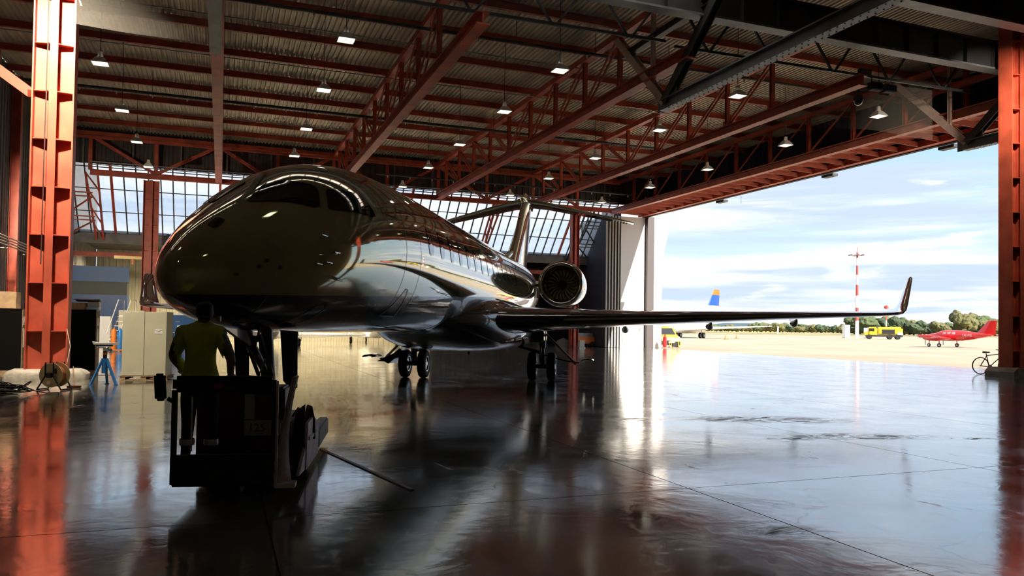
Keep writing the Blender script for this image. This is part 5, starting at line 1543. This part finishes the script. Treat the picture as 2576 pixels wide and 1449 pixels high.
for x in (-2.9, .9, 2.4):
    for sy in (-1, 1):
        MB().lathe([(.02, -.15), (.46, -.15), (.5, 0), (.46, .15), (.02, .15)], (x, sy*.95, .5), (0, 1, 0), 20).build('wheel', BLACK, t, True)

# --- light mast
t = thing('light_mast', 'tall red and white banded apron light mast', 'mast', (137.6, 138.0, GZ))
WM = mat('mast_white', (.80, .80, .80), .5); RM = mat('mast_red', (.50, .05, .04), .5)
zz = [0, 4, 7, 9.8, 12.3, 14.6, 16.8, 18.6, 19.8]
for k in range(len(zz) - 1):
    MB().tube([(0, 0, zz[k]), (0, 0, zz[k + 1])], [.42 - .012*zz[k], .42 - .012*zz[k+1]], 14).build('band', WM if k % 2 == 0 else RM, t, True)
MB().lathe([(1.0, 0), (1.0, .12), (.3, .2)], (0, 0, 19.1), (0, 0, 1), 20).build('platform', GALV, t)
for a in range(6):
    an = a * pi / 3
    MB().box((1.5 * cos(an), 1.5 * sin(an), 19.2), (.7, .7, .25)).build('floodlight', GALV, t)
    MB().bar((0, 0, 19.3), (1.4 * cos(an), 1.4 * sin(an), 19.3), .08, .08).build('arm', RM, t)
MB().tube([(0, 0, 19.8), (0, 0, 21)], .05, 8).build('finial', RM, t)
for k, (dx, dy, h, l) in enumerate(((-2.2, 1.0, 3.0, 'white electrical cabinet left of the light mast foot'), (1.8, -1.4, 2.4, 'white electrical cabinet right of the light mast foot'))):
    q = thing('electric_cabinet', l, 'cabinet', (137.6 + dx, 138 + dy, GZ))
    MB().b2((-.7, -.5, .1), (.7, .5, h)).build('body', WHITE, q, bevel=.03); MB().b2((-.75, -.55, 0), (.75, .55, .1)).build('base', CONC, q); MB().b2((-.02, -.52, .2), (.02, -.5, h - .1)).build('door_gap', LINE, q)
t = thing('wind_mast', 'thin small red and white pole right of the light mast', 'mast', (147, 138.5, GZ))
for k in range(5):
    MB().tube([(0, 0, k * 1.4), (0, 0, k * 1.4 + 1.4)], .12, 8).build('band', RM if k % 2 else WM, t)
MB().lathe([(.5, 0), (.5, .5), (.1, .8)], (0, 0, 7), (0, 0, 1), 12).build('head', RM, t)
t = thing('marker_post', 'small white marker post far out on the grass', 'post', (214.9, 257.6, GZ))
MB().tube([(0, 0, 0), (0, 0, 3.0)], .3, 8).build('post', WHITE, t); MB().b2((-.6, -.3, 0), (.6, .3, .4)).build('base', WHITE, t)
for k, (x, y, l) in enumerate(((77, 104.8, 'small traffic cone on the apron, left one of two'), (86.5, 114.6, 'small traffic cone on the apron, right one of two'))):
    t = thing('traffic_cone', l, 'cone', (x, y, GZ))
    MB().lathe([(.20, .04), (.03, .7)], (0, 0, 0), (0, 0, 1), 14).build('cone', ORANGE, t, True); MB().b2((-.25, -.25, 0), (.25, .25, .04)).build('foot', BLACK, t)

# --- grass, trees, hills
struct('ground_grass', MB().add([(60, 205, .02), (140, 195, .02), (290, 190, .02), (560, 160, .02), (3200, 700, .02), (3000, 4200, .02), (400, 4200, .02)], [(0, 1, 2, 3, 4, 5, 6)]), mat('dry_grass', (.30, .25, .10), .9, 0, 0, .4, .02), 'dry grass strip beyond the apron')
struct('ground_taxiway', MB().add([(60, 245, .06), (300, 228, .06), (700, 195, .06), (760, 222, .06), (320, 262, .06), (60, 282, .06)], [(0, 1, 2, 3, 4, 5)]), mat('taxiway', (.19, .165, .14), .85), 'darker taxiway strip across the grass')
LEAF = [mat('leaf_dark', (.035, .06, .025), .8, 0, 0, .4, .3), mat('leaf_olive', (.10, .10, .035), .8, 0, 0, .4, .3), mat('leaf_mid', (.06, .085, .03), .8, 0, 0, .4, .3)]
BARK = mat('bark', (.08, .06, .04), .9)
crowns = []
for vnt in range(4):
    bm = bmesh.new()
    for b_ in range(7):
        a = b_ * 2.4 + vnt
        c = V((.32 * cos(a) * (b_ > 0), .32 * sin(a) * (b_ > 0), .50 + .10 * (b_ % 4)))
        r_ = .42 if b_ == 0 else .26
        m_ = bmesh.ops.create_icosphere(bm, subdivisions=3, radius=r_, matrix=Matrix.Translation(c))
        for v_ in m_['verts']:
            v_.co += (v_.co - c).normalized() * r_ * (.30 * mnoise.noise(v_.co * 6 + V((vnt * 9, b_, 0))) + .2 * mnoise.noise(v_.co * 14))
    me = bpy.data.meshes.new('crown'); bm.to_mesh(me); bm.free()
    crowns.append(me)
trunk = MB().tube([(0, 0, -.02), (0, 0, .5)], [.05, .03], 7).mesh('trunk', BARK)
def bearing(px_, d):
    """ground point d metres out in the direction seen at picture column px_"""
    a = YAW + math.atan((px_ - 1288) / 1935)
    return d * sin(a) / cos(a - YAW), d * cos(a) / cos(a - YAW)
random.seed(21)
mixed = {}
trees = []
px_ = 1700.0
kk = 0
while px_ < 2530:
    big = px_ > 2150
    d = (420 if not big else 320) + (kk * 2 % 5) * 17
    h = random.uniform(2.6, 4.0) if px_ < 1890 else random.uniform(3.5, 5.5) if not big else random.uniform(5.0, 8.0)
    if 2290 < px_ < 2420: h *= .75
    if 2420 < px_ < 2480: h *= 1.35
    trees.append((px_, d, h)); kk += 1
    px_ += random.uniform(9, 12) if not big else random.uniform(11, 14)
side = ['left of the light mast', 'right of the light mast']
for k, (p_, d, h) in enumerate(trees):
    x, y = bearing(p_, d)
    li = random.randrange(3); ci = random.randrange(4)
    if (ci, li) not in mixed:
        me = crowns[ci].copy(); me.materials.clear(); me.materials.append(LEAF[li])
        for pg in me.polygons: pg.use_smooth = False
        mixed[ci, li] = me
    nth = sum(1 for q in trees if (q[0] > 2155) == (p_ > 2155) and abs(q[0] - 2155) <= abs(p_ - 2155))
    nth = '%d%s' % (nth, 'th' if 10 < nth < 20 else {1: 'st', 2: 'nd', 3: 'rd'}.get(nth % 10, 'th'))
    t = thing('field_tree', ['dark green', 'olive', 'mid green'][li] + ' tree in the far tree line, %s %s of the light mast' % (nth, 'right' if p_ > 2155 else 'left'), 'tree', (x, y, 0), random.random() * 6, 'tree line beyond the airfield')
    w = min(9.5, h * random.uniform(1.1, 1.6))
    o = link('crown', mixed[ci, li], t); o.scale = (w, w, h)
    o = link('trunk', trunk, t); o.scale = (w, w, h)
# ridges
def ridge(name, dist, px0, px1, hf, m, label, depth, seed, n=110):
    vs = []; fs = []
    for i in range(n + 1):
        p_ = px0 + (px1 - px0) * i / n
        h = hf(p_)
        for q, (dd, hh) in enumerate(((0, 0), (depth * .5, .75), (depth, 1.0), (depth * 2, .6), (depth * 3, 0))):
            x, y = bearing(p_, dist + dd)
            nz_ = mnoise.fractal(V((p_ * .012 + seed, q * .7, seed)), .9, 2.1, 6)
            vs.append((x, y, max(-2, h * hh * (1 + .16 * nz_) if hh else -2)))
    for i in range(n):
        for q in range(4):
            fs.append((i*5+q, i*5+q+1, (i+1)*5+q+1, (i+1)*5+q))
    o = MB().add(vs, fs).build(name, m, None, True)
    o['kind'] = 'structure'; o['label'] = label
    return o
def hump(p, c, w, a): return a * math.exp(-((p - c) / w) ** 2)
ridge('hill_near', 2200, 1500, 2750, lambda p: 9 + hump(p, 1880, 120, 13) + hump(p, 2250, 60, 5) + hump(p, 2000, 60, 6) + hump(p, 2500, 60, 6), mat('hazed_wooded_hill', (.045, .085, .11), .9, 0, 0, .4, .012), 'dark wooded hills on the horizon', 260, 3)  # wood colour shifted to blue, haze put into the paint
ridge('hill_far', 7000, 1400, 2850, lambda p: 30 + hump(p, 2330, 70, 55) + hump(p, 2520, 60, 60) + hump(p, 2190, 60, 35) + hump(p, 1850, 160, 30), mat('hazed_mountain', (.20, .33, .46), .9, 0, 0, .2, .002), 'pale blue mountains on the horizon', 900, 11)  # pale blue of the haze is put into the mountain colour

# ================================================================ the apron and beyond
def apron_material():
    m = bpy.data.materials.new('apron_concrete'); m.use_nodes = True
    nt = m.node_tree; L = nt.links.new; b = nt.nodes['Principled BSDF']
    g = nt.nodes.new('ShaderNodeNewGeometry')
    n = nt.nodes.new('ShaderNodeTexNoise'); n.inputs['Scale'].default_value = .12; n.inputs['Detail'].default_value = 8
    L(g.outputs['Position'], n.inputs['Vector'])
    r = nt.nodes.new('ShaderNodeValToRGB'); ramp(r, [(.3, (.27, .225, .165)), (.7, (.36, .31, .235))])
    L(n.outputs[0], r.inputs[0])
    br = nt.nodes.new('ShaderNodeTexBrick'); br.offset = 0
    br.inputs['Scale'].default_value = 1; br.inputs['Mortar Size'].default_value = .05; br.inputs['Brick Width'].default_value = 7.5; br.inputs['Row Height'].default_value = 7.5
    L(g.outputs['Position'], br.inputs['Vector'])
    mx = nt.nodes.new('ShaderNodeMix'); mx.data_type = 'RGBA'
    L(br.outputs['Fac'], mx.inputs[0]); L(r.outputs[0], mx.inputs[6]); mx.inputs[7].default_value = (.20, .17, .14, 1)
    L(mx.outputs[2], b.inputs['Base Color']); b.inputs['Roughness'].default_value = .8
    return m
gr = struct('ground', MB().b2((XR + .12, -400, -.6), (900, 900, -.03)), apron_material(), 'pale sunlit concrete apron outside the hangar')
struct('trim_6', MB().b2((XR, -30, -.3), (XR + .12, 56.3, -.004)), DARKST, 'dark steel threshold rail of the hangar door')
